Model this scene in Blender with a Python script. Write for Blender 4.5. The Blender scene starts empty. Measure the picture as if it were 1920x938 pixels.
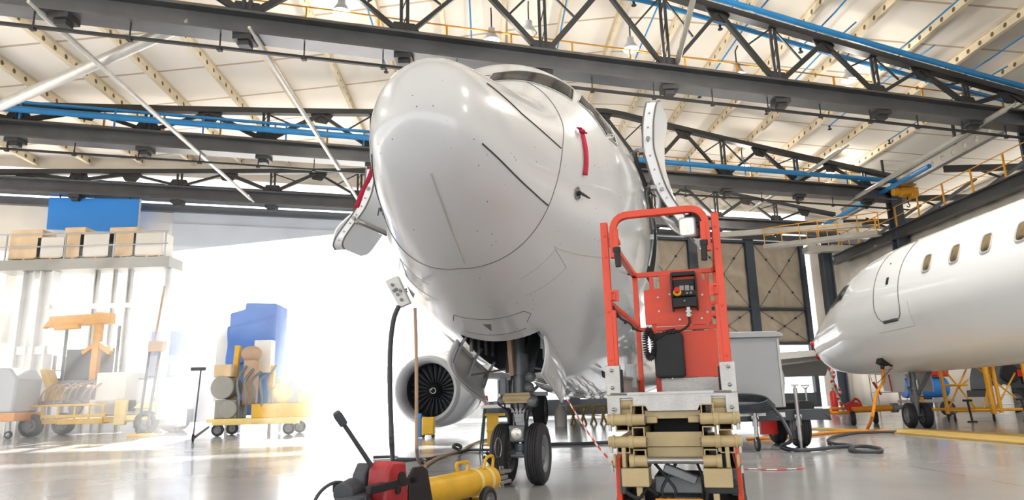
import bpy, bmesh, math, random
from mathutils import Vector, Matrix
random.seed(7)
C = bpy.context.scene.collection
SC = bpy.context.scene
PI = math.pi
R = math.radians

# ------------------------------------------------------------------ camera, world, sun, exposure
F, CX, CY, EYE = 1280.0, 960.0, 469.0, 0.99
PITCH, ROLL = math.atan(276/1280), R(1.5)
FW = Vector((0, math.cos(PITCH), math.sin(PITCH)))
_u = Vector((0, -math.sin(PITCH), math.cos(PITCH))); _r = Vector((1, 0, 0))
RT = _r*math.cos(ROLL) - _u*math.sin(ROLL)
UP = _u*math.cos(ROLL) + _r*math.sin(ROLL)
cam = bpy.data.cameras.new('camera'); cam.sensor_width = 36; cam.lens = 24.0; cam.clip_end = 500; cam.clip_start = .05
co = bpy.data.objects.new('camera', cam); C.objects.link(co)
co.matrix_world = Matrix(((RT.x, UP.x, -FW.x, 0), (RT.y, UP.y, -FW.y, 0), (RT.z, UP.z, -FW.z, EYE), (0, 0, 0, 1)))
SC.camera = co
cam.dof.use_dof = False

world = bpy.data.worlds.new('sky'); SC.world = world; world.use_nodes = True
bg = world.node_tree.nodes['Background']
bg.inputs[0].default_value = (0.97, 0.985, 1.0, 1); bg.inputs[1].default_value = 2.2
sun = bpy.data.lights.new('sun', 'SUN'); sun.energy = 28.0; sun.angle = R(1.5); sun.color = (1, .975, .94)
so = bpy.data.objects.new('sun', sun); C.objects.link(so)
so.rotation_euler = Vector((0.20, -0.85, -0.46)).to_track_quat('-Z', 'Y').to_euler()
SC.view_settings.view_transform = 'Standard'; SC.view_settings.look = 'None'
SC.view_settings.gamma = 1.0; SC.view_settings.use_curve_mapping = False
SC.view_settings.exposure = 0.28
SC.cycles.use_denoising = True
SC.cycles.max_bounces = 7; SC.cycles.diffuse_bounces = 4; SC.cycles.glossy_bounces = 4
SC.cycles.sample_clamp_indirect = 6.0; SC.cycles.caustics_reflective = False; SC.cycles.caustics_refractive = False
LAMP_W = 420.0
HAZE = .020

def ray(px, py): return FW + RT*((px-CX)/F) - UP*((py-CY)/F)
def at(px, py, Y):                      # the point of the place seen at a pixel, at a distance Y in front
    v = ray(px, py); return Vector((0, 0, EYE)) + v*(Y/v.y)
def onz(px, py, z=0.0):                 # the point at a height z
    v = ray(px, py); return Vector((0, 0, EYE)) + v*((z-EYE)/v.z)

# ------------------------------------------------------------------ materials
def lin(c):
    if isinstance(c, str):
        c = [int(c[i:i+2], 16)/255 for i in (1, 3, 5)]
        c = [x/12.92 if x <= .04045 else ((x+.055)/1.055)**2.4 for x in c]
    return tuple(c)
def mat(name, col, rough=.5, metal=0, var=.08, scale=3.0, bump=0.0, bscale=20.0, coat=0, emit=None, estr=0, spec=.5):
    m = bpy.data.materials.new(name); m.use_nodes = True
    nt = m.node_tree; b = nt.nodes['Principled BSDF']; col = lin(col)
    b.inputs['Roughness'].default_value = rough; b.inputs['Metallic'].default_value = metal
    b.inputs['Coat Weight'].default_value = coat; b.inputs['Coat Roughness'].default_value = .04
    b.inputs['Specular IOR Level'].default_value = spec
    if var > 0 or bump > 0:
        tc = nt.nodes.new('ShaderNodeTexCoord')
    if var > 0:
        n = nt.nodes.new('ShaderNodeTexNoise'); n.inputs['Scale'].default_value = scale; n.inputs['Detail'].default_value = 5
        nt.links.new(tc.outputs['Object'], n.inputs['Vector'])
        r = nt.nodes.new('ShaderNodeValToRGB')
        r.color_ramp.elements[0].position = .3; r.color_ramp.elements[1].position = .7
        r.color_ramp.elements[0].color = (*[max(0, x*(1-var)) for x in col], 1)
        r.color_ramp.elements[1].color = (*[min(1, x*(1+var*.7)) for x in col], 1)
        nt.links.new(n.outputs['Fac'], r.inputs['Fac']); nt.links.new(r.outputs['Color'], b.inputs['Base Color'])
    else: b.inputs['Base Color'].default_value = (*col, 1)
    if bump > 0:
        n2 = nt.nodes.new('ShaderNodeTexNoise'); n2.inputs['Scale'].default_value = bscale; n2.inputs['Detail'].default_value = 4
        nt.links.new(tc.outputs['Object'], n2.inputs['Vector'])
        bp = nt.nodes.new('ShaderNodeBump'); bp.inputs['Strength'].default_value = bump; bp.inputs['Distance'].default_value = .05
        nt.links.new(n2.outputs['Fac'], bp.inputs['Height']); nt.links.new(bp.outputs['Normal'], b.inputs['Normal'])
    if emit:
        b.inputs['Emission Color'].default_value = (*lin(emit), 1); b.inputs['Emission Strength'].default_value = estr
    return m
def specks(m, col, scale, thr, amount=1.0):      # dirt specks sprinkled over the paint
    nt = m.node_tree; b = nt.nodes['Principled BSDF']; src = b.inputs['Base Color'].links[0].from_socket
    tc = nt.nodes.new('ShaderNodeTexCoord'); v = nt.nodes.new('ShaderNodeTexVoronoi'); v.inputs['Scale'].default_value = scale
    nt.links.new(tc.outputs['Object'], v.inputs['Vector'])
    lt = nt.nodes.new('ShaderNodeMath'); lt.operation = 'LESS_THAN'; lt.inputs[1].default_value = thr
    nt.links.new(v.outputs['Distance'], lt.inputs[0])
    n = nt.nodes.new('ShaderNodeTexNoise'); n.inputs['Scale'].default_value = scale*.35; nt.links.new(tc.outputs['Object'], n.inputs['Vector'])
    gt = nt.nodes.new('ShaderNodeMath'); gt.operation = 'GREATER_THAN'; gt.inputs[1].default_value = .52
    nt.links.new(n.outputs['Fac'], gt.inputs[0])
    mu = nt.nodes.new('ShaderNodeMath'); mu.operation = 'MULTIPLY'; nt.links.new(lt.outputs[0], mu.inputs[0]); nt.links.new(gt.outputs[0], mu.inputs[1])
    mu2 = nt.nodes.new('ShaderNodeMath'); mu2.operation = 'MULTIPLY'; mu2.inputs[1].default_value = amount; nt.links.new(mu.outputs[0], mu2.inputs[0])
    mx = nt.nodes.new('ShaderNodeMixRGB'); mx.inputs['Color2'].default_value = (*lin(col), 1)
    nt.links.new(mu2.outputs[0], mx.inputs['Fac']); nt.links.new(src, mx.inputs['Color1']); nt.links.new(mx.outputs[0], b.inputs['Base Color'])
    return m

M = {}
M['hull'] = specks(mat('white_aircraft_paint', '#c9cbce', .2, 0, .03, .8, 0, 1, .5), '#5a5148', 13, .09, .8)
M['hull_clean'] = mat('clean_white_aircraft_paint', '#f0f4f9', .18, 0, .02, .8, 0, 1, .5)
M['grey_paint'] = mat('grey_aircraft_paint', '#b9bab9', .35, 0, .05)
M['seal'] = mat('grey_sealant_line', '#6f6d6b', .6, 0, .1)
M['pale_line'] = mat('pale_seam_line', '#aeaca8', .6, 0, .05)
M['strip'] = mat('diverter_strip_metal', '#4e4c4a', .4, .6, .1, 40)
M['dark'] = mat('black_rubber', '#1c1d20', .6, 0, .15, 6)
M['rubber'] = mat('tyre_rubber', '#2b2c30', .7, 0, .15, 8, .15, 60)
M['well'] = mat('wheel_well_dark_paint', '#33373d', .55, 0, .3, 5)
M['steel'] = mat('brushed_steel', '#9b9a98', .3, .9, .1, 10)
M['chrome'] = mat('polished_chrome', '#d6d6d8', .08, 1, 0)
M['alu'] = mat('scuffed_aluminium', '#a9a6a3', .38, .75, .14, 7, .06, 60)
M['gear'] = mat('grey_gear_enamel', '#73777b', .4, .2, .12, 9)
M['glass_dark'] = mat('dark_cockpit_glass', '#0c1118', .12, 0, 0, spec=.12)
M['glass_grey'] = mat('grey_cabin_glass', '#5b5a58', .08, 0, .15, 2)
M['glass_brown'] = mat('brown_cabin_glass', '#7d6a4a', .1, 0, .35, 6)
M['red_cloth'] = mat('red_ribbon_cloth', '#b01a3c', .8, 0, .12, 12)
M['red'] = mat('red_enamel', '#c8231f', .35, 0, .1)
M['worn_red'] = mat('worn_red_paint', '#a12b30', .5, 0, .45, 7)
M['orange'] = mat('orange_red_enamel', '#d8401a', .36, 0, .1, 5, .03, 40)
M['beige'] = mat('beige_enamel', '#b3a077', .4, 0, .12, 6, .03, 40)
M['yellow'] = mat('yellow_enamel', '#dcae22', .38, 0, .12, 5)
M['paleyellow'] = mat('pale_yellow_enamel', '#e9cf85', .42, 0, .1, 4)
M['rail'] = mat('ochre_handrail_paint', '#c58a1e', .5, 0, .12, 4)
M['scaf'] = mat('scaffold_yellow_paint', '#d99a1c', .45, 0, .12, 5)
M['beam'] = mat('dark_grey_steel_paint', '#55575a', .36, .25, .2, 1.2, .03, 12)
M['truss'] = mat('charcoal_steel_paint', '#303132', .5, .1, .15, 2)
M['column'] = mat('slate_steel_paint', '#3a424c', .5, .1, .1, 2)
M['tie'] = mat('silver_steel_paint', '#b9b7b3', .4, .3, .12, 3)
M['blue_pipe'] = mat('blue_pipe_paint', '#2279b4', .4, 0, .1, 3)
M['purlin'] = mat('cream_purlin_paint', '#d9cbb0', .6, 0, .08)
M['hole'] = mat('purlin_hole_shade', '#6b5a41', .8, 0, .1)  # shade inside the purlin holes, put in as colour
M['perf'] = mat('grey_perforated_steel', '#96948c', .5, .1, .1)
M['cream'] = mat('cream_curtain_fabric', '#efe7da', .8, 0, .05, .6)
M['quilt'] = mat('quilted_cream_lining', '#978c7c', .75, 0, .12, 1.6, .5, 4)
M['navy'] = mat('dark_blue_grey_paint', '#2d3640', .5, 0, .1, 2)
M['base'] = mat('charcoal_door_base', '#43474d', .6, 0, .12, 2)
M['sign'] = mat('bright_blue_sign', '#1f7fd6', .45, 0, .03, 1)
M['blue_tarp'] = mat('blue_tarpaulin', '#4f7fd0', .6, 0, .15, 1.2, .4, 3)
M['pale_blue'] = mat('pale_blue_panel', '#a3b9d8', .5, 0, .1, 1)
M['fascia'] = mat('pale_grey_fascia', '#c3c8cf', .6, 0, .06, 1)
M['white'] = mat('white_enamel', '#e6e6e4', .4, 0, .05)
M['offwhite'] = mat('off_white_sheet', '#d9d4cb', .6, 0, .08, 1)
M['greybox'] = mat('light_grey_cabinet', '#a2a5a9', .45, 0, .03, 1)
M['carton'] = mat('beige_cardboard', '#d8bd98', .8, 0, .15, 2)
M['blue_bin'] = mat('blue_plastic', '#2f7fd8', .4, 0, .08)
M['tan_hose'] = mat('tan_hose_rubber', '#b79a80', .6, 0, .1)
M['grey_hose'] = mat('grey_hose_rubber', '#3e4248', .6, 0, .1)
M['orange_hose'] = mat('orange_hose_rubber', '#d98b1e', .6, 0, .15, 20)
M['tape_red'] = mat('red_tape', '#e23a2a', .5, 0, .05)
M['tape_white'] = mat('white_tape', '#eeeae6', .5, 0, .05)
M['plank'] = mat('ochre_plank', '#c7a85c', .55, 0, .15, 4)
M['green'] = mat('dark_green_enamel', '#27483e', .5, 0, .1)
M['lamp'] = mat('glowing_lamp_lens', '#fff4dc', .4, 0, 0, emit='#fff1d8', estr=30)
M['lens'] = mat('clear_lamp_lens', '#d9d6cc', .1, .3, .2, 30)
M['outdoor'] = mat('pale_concrete_apron', '#d6d2cb', .8, 0, .06, .3)

def floor_mat():
    m = mat('polished_epoxy_floor', '#a9aaac', .16, 0, .08, .35, .015, 1.2)
    nt = m.node_tree; b = nt.nodes['Principled BSDF']
    tc = nt.nodes.new('ShaderNodeTexCoord'); n = nt.nodes.new('ShaderNodeTexNoise'); n.inputs['Scale'].default_value = .9; n.inputs['Detail'].default_value = 6
    nt.links.new(tc.outputs['Object'], n.inputs['Vector'])
    r = nt.nodes.new('ShaderNodeMapRange'); r.inputs['To Min'].default_value = .06; r.inputs['To Max'].default_value = .24
    nt.links.new(n.outputs['Fac'], r.inputs['Value']); nt.links.new(r.outputs['Result'], b.inputs['Roughness'])
    src = b.inputs['Base Color'].links[0].from_socket
    br = nt.nodes.new('ShaderNodeTexBrick'); br.offset = 0; br.inputs['Scale'].default_value = .2
    br.inputs['Mortar Size'].default_value = .004; br.inputs['Brick Width'].default_value = 1.0; br.inputs['Row Height'].default_value = 1.0
    br.inputs['Color1'].default_value = (1, 1, 1, 1); br.inputs['Color2'].default_value = (1, 1, 1, 1); br.inputs['Mortar'].default_value = (.62, .6, .58, 1)
    nt.links.new(tc.outputs['Object'], br.inputs['Vector'])
    mx = nt.nodes.new('ShaderNodeMixRGB'); mx.blend_type = 'MULTIPLY'; mx.inputs['Fac'].default_value = 1
    nt.links.new(src, mx.inputs['Color1']); nt.links.new(br.outputs['Color'], mx.inputs['Color2']); nt.links.new(mx.outputs[0], b.inputs['Base Color'])
    return m
M['floor'] = floor_mat()
def ceil_mat():
    m = mat('cream_roof_lining', '#f1eadf', .8, 0, .05, .4)
    nt = m.node_tree; b = nt.nodes['Principled BSDF']; src = b.inputs['Base Color'].links[0].from_socket
    tc = nt.nodes.new('ShaderNodeTexCoord'); br = nt.nodes.new('ShaderNodeTexBrick'); br.offset = 0; br.inputs['Scale'].default_value = 1
    br.inputs['Brick Width'].default_value = 50; br.inputs['Row Height'].default_value = 2.6; br.inputs['Mortar Size'].default_value = .06
    br.inputs['Color1'].default_value = (1, 1, 1, 1); br.inputs['Color2'].default_value = (1, 1, 1, 1); br.inputs['Mortar'].default_value = (.6, .52, .42, 1)
    nt.links.new(tc.outputs['Object'], br.inputs['Vector'])
    mx = nt.nodes.new('ShaderNodeMixRGB'); mx.blend_type = 'MULTIPLY'; mx.inputs['Fac'].default_value = 1
    nt.links.new(src, mx.inputs['Color1']); nt.links.new(br.outputs['Color'], mx.inputs['Color2']); nt.links.new(mx.outputs[0], b.inputs['Base Color'])
    return m
M['ceiling'] = ceil_mat()
def glass_mat():
    m = bpy.data.materials.new('clear_window_glass'); m.use_nodes = True; nt = m.node_tree; nt.nodes.clear()
    o = nt.nodes.new('ShaderNodeOutputMaterial'); t = nt.nodes.new('ShaderNodeBsdfTransparent'); g = nt.nodes.new('ShaderNodeBsdfGlossy')
    g.inputs['Roughness'].default_value = .05; x = nt.nodes.new('ShaderNodeMixShader'); x.inputs[0].default_value = .08
    nt.links.new(t.outputs[0], x.inputs[1]); nt.links.new(g.outputs[0], x.inputs[2]); nt.links.new(x.outputs[0], o.inputs[0])
    return m
M['glass'] = glass_mat()

# ------------------------------------------------------------------ mesh helpers
INV = {}
def frame_of(d, up=Vector((0, 0, 1))):
    d = Vector(d).normalized(); u = Vector(up)
    if abs(d.dot(u.normalized())) > .98: u = Vector((1, 0, 0)) if abs(d.x) < .9 else Vector((0, 1, 0))
    s = d.cross(u).normalized(); u = s.cross(d).normalized()
    return d, s, u
class MB:
    def __init__(s): s.v = []; s.f = []; s.mi = []; s.m = 0
    def add(s, vs, fs):
        o = len(s.v); s.v += [tuple(v) for v in vs]; s.f += [tuple(i+o for i in f) for f in fs]; s.mi += [s.m]*len(fs); return s
    def box(s, c, d, rot=None):
        c = Vector(c); vs = []
        for x in (-.5, .5):
            for y in (-.5, .5):
                for z in (-.5, .5):
                    p = Vector((x*d[0], y*d[1], z*d[2])); vs.append(c + (rot @ p if rot else p))
        return s.add(vs, [(0, 1, 3, 2), (4, 6, 7, 5), (0, 4, 5, 1), (2, 3, 7, 6), (0, 2, 6, 4), (1, 5, 7, 3)])
    def lohi(s, a, b): return s.box([(a[i]+b[i])/2 for i in range(3)], [abs(b[i]-a[i]) for i in range(3)])
    def beam(s, p0, p1, w, h, up=(0, 0, 1)):
        p0 = Vector(p0); p1 = Vector(p1); d, sd, u = frame_of(p1-p0, up)
        vs = [p + sd*(x*w/2) + u*(y*h/2) for p in (p0, p1) for x, y in ((-1, -1), (1, -1), (1, 1), (-1, 1))]
        return s.add(vs, [(3, 2, 1, 0), (4, 5, 6, 7), (0, 1, 5, 4), (1, 2, 6, 5), (2, 3, 7, 6), (3, 0, 4, 7)])
    def ibeam(s, p0, p1, w, h, t=.04, tw=.03):
        p0 = Vector(p0); p1 = Vector(p1); d, sd, u = frame_of(p1-p0)
        for k in (-1, 1): s.beam(p0+u*(k*(h-t)/2), p1+u*(k*(h-t)/2), w, t)
        return s.beam(p0, p1, tw, h-2*t)
    def channel_tube(s, p0, p1, w, h, t, up=(0, 0, 1)):   # rectangular tube with open ends
        p0 = Vector(p0); p1 = Vector(p1); d, sd, u = frame_of(p1-p0, up)
        for k in (-1, 1):
            s.beam(p0+u*(k*(h-t)/2), p1+u*(k*(h-t)/2), w, t, up); s.beam(p0+sd*(k*(w-t)/2), p1+sd*(k*(w-t)/2), t, h-2*t, up)
        return s
    def cyl(s, p0, p1, r0, r1=None, n=16, cap=True):
        p0 = Vector(p0); p1 = Vector(p1); r1 = r0 if r1 is None else r1; d, a, b = frame_of(p1-p0); vs = []
        for p, r in ((p0, r0), (p1, r1)):
            vs += [p + (a*math.cos(2*PI*i/n) + b*math.sin(2*PI*i/n))*r for i in range(n)]
        fs = [(i, n+i, n+(i+1) % n, (i+1) % n) for i in range(n)]
        if cap: fs += [tuple(range(n)), tuple(range(2*n-1, n-1, -1))]
        return s.add(vs, fs)
    def tube(s, pts, r, n=8, closed=False):
        pts = [Vector(p) for p in pts]; k = len(pts); vs = []; prev = None
        rr = r if isinstance(r, (list, tuple)) else [r]*k
        for i, p in enumerate(pts):
            d = (pts[(i+1) % k]-pts[i-1]) if closed else (pts[min(i+1, k-1)]-pts[max(i-1, 0)])
            d = d.normalized() if d.length > 1e-9 else Vector((0, 0, 1))
            if prev is None: _, a, b = frame_of(d)
            else:
                a = prev - d*prev.dot(d)
                a = a.normalized() if a.length > 1e-6 else frame_of(d)[1]
                b = a.cross(d)
            prev = a; b = d.cross(a)
            vs += [p + (a*math.cos(2*PI*j/n) + b*math.sin(2*PI*j/n))*rr[i] for j in range(n)]
        fs = []
        for i in range(k if closed else k-1):
            i2 = (i+1) % k
            fs += [(i*n+j, i*n+(j+1) % n, i2*n+(j+1) % n, i2*n+j) for j in range(n)]
        if not closed: fs += [tuple(range(n-1, -1, -1)), tuple(range((k-1)*n, k*n))]
        return s.add(vs, fs)
    def lathe(s, prof, o, ax, n=32, closed=False):       # prof: (along, radius)
        o = Vector(o); d, a, b = frame_of(ax); k = len(prof); vs = []
        for t, r in prof: vs += [o + d*t + (a*math.cos(2*PI*j/n) + b*math.sin(2*PI*j/n))*r for j in range(n)]
        fs = []
        for i in range(k if closed else k-1):
            i2 = (i+1) % k
            fs += [(i*n+j, i2*n+j, i2*n+(j+1) % n, i*n+(j+1) % n) for j in range(n)]
        return s.add(vs, fs)
    def prism(s, pts, ex):
        pts = [Vector(p) for p in pts]; n = len(pts); ex = Vector(ex); vs = pts + [p+ex for p in pts]
        return s.add(vs, [tuple(range(n)), tuple(range(2*n-1, n-1, -1))] + [(i, n+i, n+(i+1) % n, (i+1) % n) for i in range(n)])
    def grid(s, f, nu, nv):
        vs = [f(i/nu, j/nv) for i in range(nu+1) for j in range(nv+1)]
        return s.add(vs, [(i*(nv+1)+j, (i+1)*(nv+1)+j, (i+1)*(nv+1)+j+1, i*(nv+1)+j+1) for i in range(nu) for j in range(nv)])
    def ball(s, c, r, sc=(1, 1, 1), n=16, m=10):
        c = Vector(c); vs = [c + Vector((r*sc[0]*math.sin(PI*i/m)*math.cos(2*PI*j/n), r*sc[1]*math.sin(PI*i/m)*math.sin(2*PI*j/n), r*sc[2]*math.cos(PI*i/m))) for i in range(m+1) for j in range(n)]
        return s.add(vs, [(i*n+j, (i+1)*n+j, (i+1)*n+(j+1) % n, i*n+(j+1) % n) for i in range(m) for j in range(n)])
    def pieces(s):                         # the shapes of this part that touch one another, largest first
        n = len(s.v); lab = list(range(n))
        def find(i):
            while lab[i] != i: lab[i] = lab[lab[i]]; i = lab[i]
            return i
        for f in s.f:
            a = find(f[0])
            for i in f[1:]: lab[find(i)] = a
        comp = {}
        for i in range(n): comp.setdefault(find(i), []).append(i)
        bx = {k: ([min(s.v[i][c] for i in v)-.006 for c in range(3)], [max(s.v[i][c] for i in v)+.006 for c in range(3)]) for k, v in comp.items()}
        if not 1 < len(bx) <= 60: return [s]
        up = {k: k for k in bx}
        def top(k):
            while up[k] != k: k = up[k]
            return k
        ks = list(bx)
        for i, a in enumerate(ks):
            for c in ks[i+1:]:
                if all(bx[a][0][q] <= bx[c][1][q] and bx[c][0][q] <= bx[a][1][q] for q in range(3)): up[top(c)] = top(a)
        gr = {}
        for j, f in enumerate(s.f): gr.setdefault(top(find(f[0])), []).append(j)
        out = []
        for js in gr.values():
            m = MB(); ids = {}
            for j in js:
                m.f.append(tuple(ids.setdefault(i, len(ids)) for i in s.f[j])); m.mi.append(s.mi[j] if j < len(s.mi) else 0)
            m.v = [None]*len(ids)
            for i, q in ids.items(): m.v[q] = s.v[i]
            out.append(m)
        return sorted(out, key=lambda m: -len(m.v))
    def build(s, name, mats, parent=None, bevel=0, solid=0, angle=32, smooth=True, whole=False):
        if parent is not None and not whole:
            P = s.pieces()
            if len(P) > 1:
                made = [m.build(name, mats, parent, bevel, solid, angle, smooth, True) for m in P]
                return made[0]
        me = bpy.data.meshes.new(name); inv = INV.get(parent.name) if parent else None
        vs = [tuple(inv @ Vector(v)) for v in s.v] if inv else s.v
        me.from_pydata(vs, [], s.f); me.validate()
        mats = mats if isinstance(mats, (list, tuple)) else [mats]
        for m in mats: me.materials.append(M[m] if isinstance(m, str) else m)
        if len(mats) > 1 and len(me.polygons) == len(s.mi): me.polygons.foreach_set('material_index', s.mi)
        bm = bmesh.new(); bm.from_mesh(me); bmesh.ops.remove_doubles(bm, verts=bm.verts, dist=1e-5) if not solid else None
        bmesh.ops.recalc_face_normals(bm, faces=bm.faces); bm.to_mesh(me); bm.free()
        if smooth:
            me.polygons.foreach_set('use_smooth', [True]*len(me.polygons)); me.set_sharp_from_angle(angle=R(angle))
        o = bpy.data.objects.new(name, me); C.objects.link(o)
        if parent: o.parent = parent; INV[o.name] = inv
        if solid: md = o.modifiers.new('thickness', 'SOLIDIFY'); md.thickness = solid; md.offset = 0
        if bevel: md = o.modifiers.new('soft_edges', 'BEVEL'); md.width = bevel; md.segments = 2; md.limit_method = 'ANGLE'; md.angle_limit = R(40)
        return o
def tag(o, label=None, cat=None, group=None, kind=None):
    if label: o['label'] = label
    if cat: o['category'] = cat
    if group: o['group'] = group
    if kind: o['kind'] = kind
    return o
def thing(name, label, cat, loc=(0, 0, 0), rz=0, group=None, world=True):
    o = bpy.data.objects.new(name, None); C.objects.link(o); o.empty_display_size = .2
    o.location = loc; o.rotation_euler = (0, 0, rz)
    INV[o.name] = (Matrix.Translation(Vector(loc)) @ Matrix.Rotation(rz, 4, 'Z')).inverted() if world else None
    return tag(o, label, cat, group)
def kids(o): return [c for c in o.children]
def copy_tree(o, parent=None):
    c = o.copy(); C.objects.link(c); c.parent = parent
    for ch in kids(o): copy_tree(ch, c)
    return c
def spline(pts, per=6):
    P = [Vector(p) for p in pts]; out = []
    for i in range(len(P)-1):
        a, b, c, d = P[max(i-1, 0)], P[i], P[i+1], P[min(i+2, len(P)-1)]
        for k in range(per):
            t = k/per
            out.append(.5*((2*b) + (c-a)*t + (2*a-5*b+4*c-d)*t*t + (3*b-a-3*c+d)*t**3))
    return out + [P[-1]]
def interp(x, xs, ys):                   # monotone cubic
    n = len(xs)
    if x <= xs[0]: return ys[0]
    if x >= xs[-1]: return ys[-1]
    h = [xs[i+1]-xs[i] for i in range(n-1)]; dl = [(ys[i+1]-ys[i])/h[i] for i in range(n-1)]
    i = max(k for k in range(n-1) if xs[k] <= x)
    def m(k):
        if k == 0: return dl[0]
        if k == n-1: return dl[-1]
        return 0 if dl[k-1]*dl[k] <= 0 else 2*dl[k-1]*dl[k]/(dl[k-1]+dl[k])
    t = (x-xs[i])/h[i]; a, b = ys[i], ys[i+1]; ma, mb = m(i)*h[i], m(i+1)*h[i]
    return (2*t**3-3*t*t+1)*a + (t**3-2*t*t+t)*ma + (-2*t**3+3*t*t)*b + (t**3-t*t)*mb
def rrect(w, h, r, n=5):
    out = []
    for cx, cy, a0 in ((w/2-r, h/2-r, 0), (-w/2+r, h/2-r, 90), (-w/2+r, -h/2+r, 180), (w/2-r, -h/2+r, 270)):
        for k in range(n+1):
            a = R(a0+90*k/n); out.append((cx+r*math.cos(a), cy+r*math.sin(a)))
    return out

# ------------------------------------------------------------------ the hangar
TD = Vector((math.sin(R(73)), math.cos(R(73)), 0)); ND = Vector((-TD.y, TD.x, 0))
def H(t, d, z): return TD*t + ND*d + Vector((0, 0, z))
WALL = 35.3
RX = [-34, -30, -18, -6, 0, 3, 4.6, 6.2, 12, 19.2, 24, 29]
RZ = [11.6, 11.9, 12.8, 13.8, 14.5, 14.85, 14.95, 14.75, 13.95, 13.05, 12.5, 12.1]
def roof_z(x): return interp(x, RX, RZ)
XL, XR, Y0 = -27.0, 20.6, -13.0
def back_y(x): return (WALL + .292*x)/.956

b = MB(); b.add([(XL, Y0, 0), (27, Y0, 0), (27, back_y(27), 0), (XL, back_y(XL), 0)], [(0, 1, 2, 3)])
tag(b.build('floor', 'floor'), kind='structure')
b = MB(); b.lohi((-150, -120, -.4), (150, 200, -.03)); tag(b.build('ground_outside', 'outdoor'), kind='structure')
b = MB(); xs = [XL + (27-XL)*i/40 for i in range(41)]
b.add([(x, y, roof_z(x)+dz) for x in xs for dz in (0, .3) for y in (Y0, back_y(x)+.3)],
      [(4*i, 4*i+1, 4*i+5, 4*i+4) for i in range(40)] + [(4*i+2, 4*i+6, 4*i+7, 4*i+3) for i in range(40)] + [(4*i, 4*i+4, 4*i+6, 4*i+2) for i in range(40)] + [(4*i+1, 4*i+3, 4*i+7, 4*i+5) for i in range(40)])
tag(b.build('ceiling', 'ceiling', angle=60), kind='structure')
b = MB(); b.lohi((XL-.3, Y0, 9.6), (XL, back_y(XL)+.3, 12.4))
for y in (Y0, -4, 5, 14, back_y(XL)-1): b.lohi((XL-.3, y, 0), (XL, y+.8, 9.6))
tag(b.build('wall_left', 'offwhite'), kind='structure')
b = MB(); b.grid(lambda u, v: Vector((XR + .07*math.sin(u*260) * (1-.4*v) + .05*math.sin(u*97), Y0 + u*(back_y(XR)-Y0), v*8.85)), 700, 3)
tag(b.build('wall_right', 'cream', solid=.04), kind='structure')
b = MB(); b.lohi((XR-.1, Y0, 8.85), (27, back_y(XR), 9.0)); tag(b.build('ceiling', 'truss'), kind='structure')
b = MB(); b.lohi((27, Y0, 0), (27.3, back_y(27), 9.4)); b.lohi((27, Y0, 11.7), (27.3, back_y(27), 12.4))
for q in range(19): b.lohi((27, Y0+3*q, 9.4), (27.3, Y0+3*q+.5, 11.7))
tag(b.build('wall_right', 'cream'), kind='structure')
b = MB(); b.lohi((XL, Y0-.3, 9.2), (27, Y0, 15.2)); tag(b.build('wall_front', 'offwhite'), kind='structure')  # unseen header wall, added to cut daylight from behind the viewer
# back wall: end piece on the left, header, piece above the side aisle
b = MB()
def wallbox(t0, t1, z0, z1, th=.25, d=WALL):
    b.prism([H(t0, d, z0), H(t1, d, z0), H(t1, d, z1), H(t0, d, z1)], ND*th)
for t0, t1, z0, z1 in ((-17, -6.2, 0, 1.6), (-17, -6.2, 3.9, 5.2), (-17, -6.2, 8.0, 10.3), (-17.0, -15.6, 1.6, 8), (-12.9, -12.5, 1.6, 8), (-9.6, -9.2, 1.6, 8), (-6.6, -6.2, 1.6, 8)): wallbox(t0, t1, z0, z1)
wallbox(30.6, 39, 0, 12)
tag(b.build('wall_back', 'offwhite'), kind='structure')
b = MB(); wallbox(-18, 39, 10.15, 10.5, .5, WALL-.3); wallbox(-18, 39, 11.35, 11.6, .3)
tag(b.build('trim_1', 'beam'), kind='structure')
b = MB(); wallbox(-18, 39, 12.0, 15.2); tag(b.build('wall_back', 'cream'), kind='structure')
b = MB(); wallbox(-6.3, 6.2, 9.6, 10.2, .12, WALL-.1)
b.prism([H(-6.3, WALL-.15, 9.6), H(-6.3, WALL-.15, 8.2), H(2.6, WALL-.15, 9.6)], ND*.08)
tag(b.build('trim_2', 'fascia'), kind='structure')
for i, (t0, t1) in enumerate(((-15.6, -12.9), (-12.5, -9.6), (-9.2, -6.6))):
    b = MB()
    for z0, z1 in ((1.6, 3.9), (5.2, 8.0)): b.prism([H(t0, WALL+.1, z0), H(t1, WALL+.1, z0), H(t1, WALL+.1, z1), H(t0, WALL+.1, z1)], ND*.02)
    w = tag(b.build('window_%d' % (i+1), 'glass'), kind='structure')
    b = MB()
    for z0, z1 in ((1.6, 3.9), (5.2, 8.0)):
        for k in (1, 2): tt = t0+(t1-t0)*k/3; b.beam(H(tt, WALL+.1, z0), H(tt, WALL+.1, z1), .07, .07, TD)
        zz = (z0+z1)/2; b.beam(H(t0, WALL+.1, zz), H(t1, WALL+.1, zz), .07, .07)
    b.build('window_frame', 'white', w)

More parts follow.
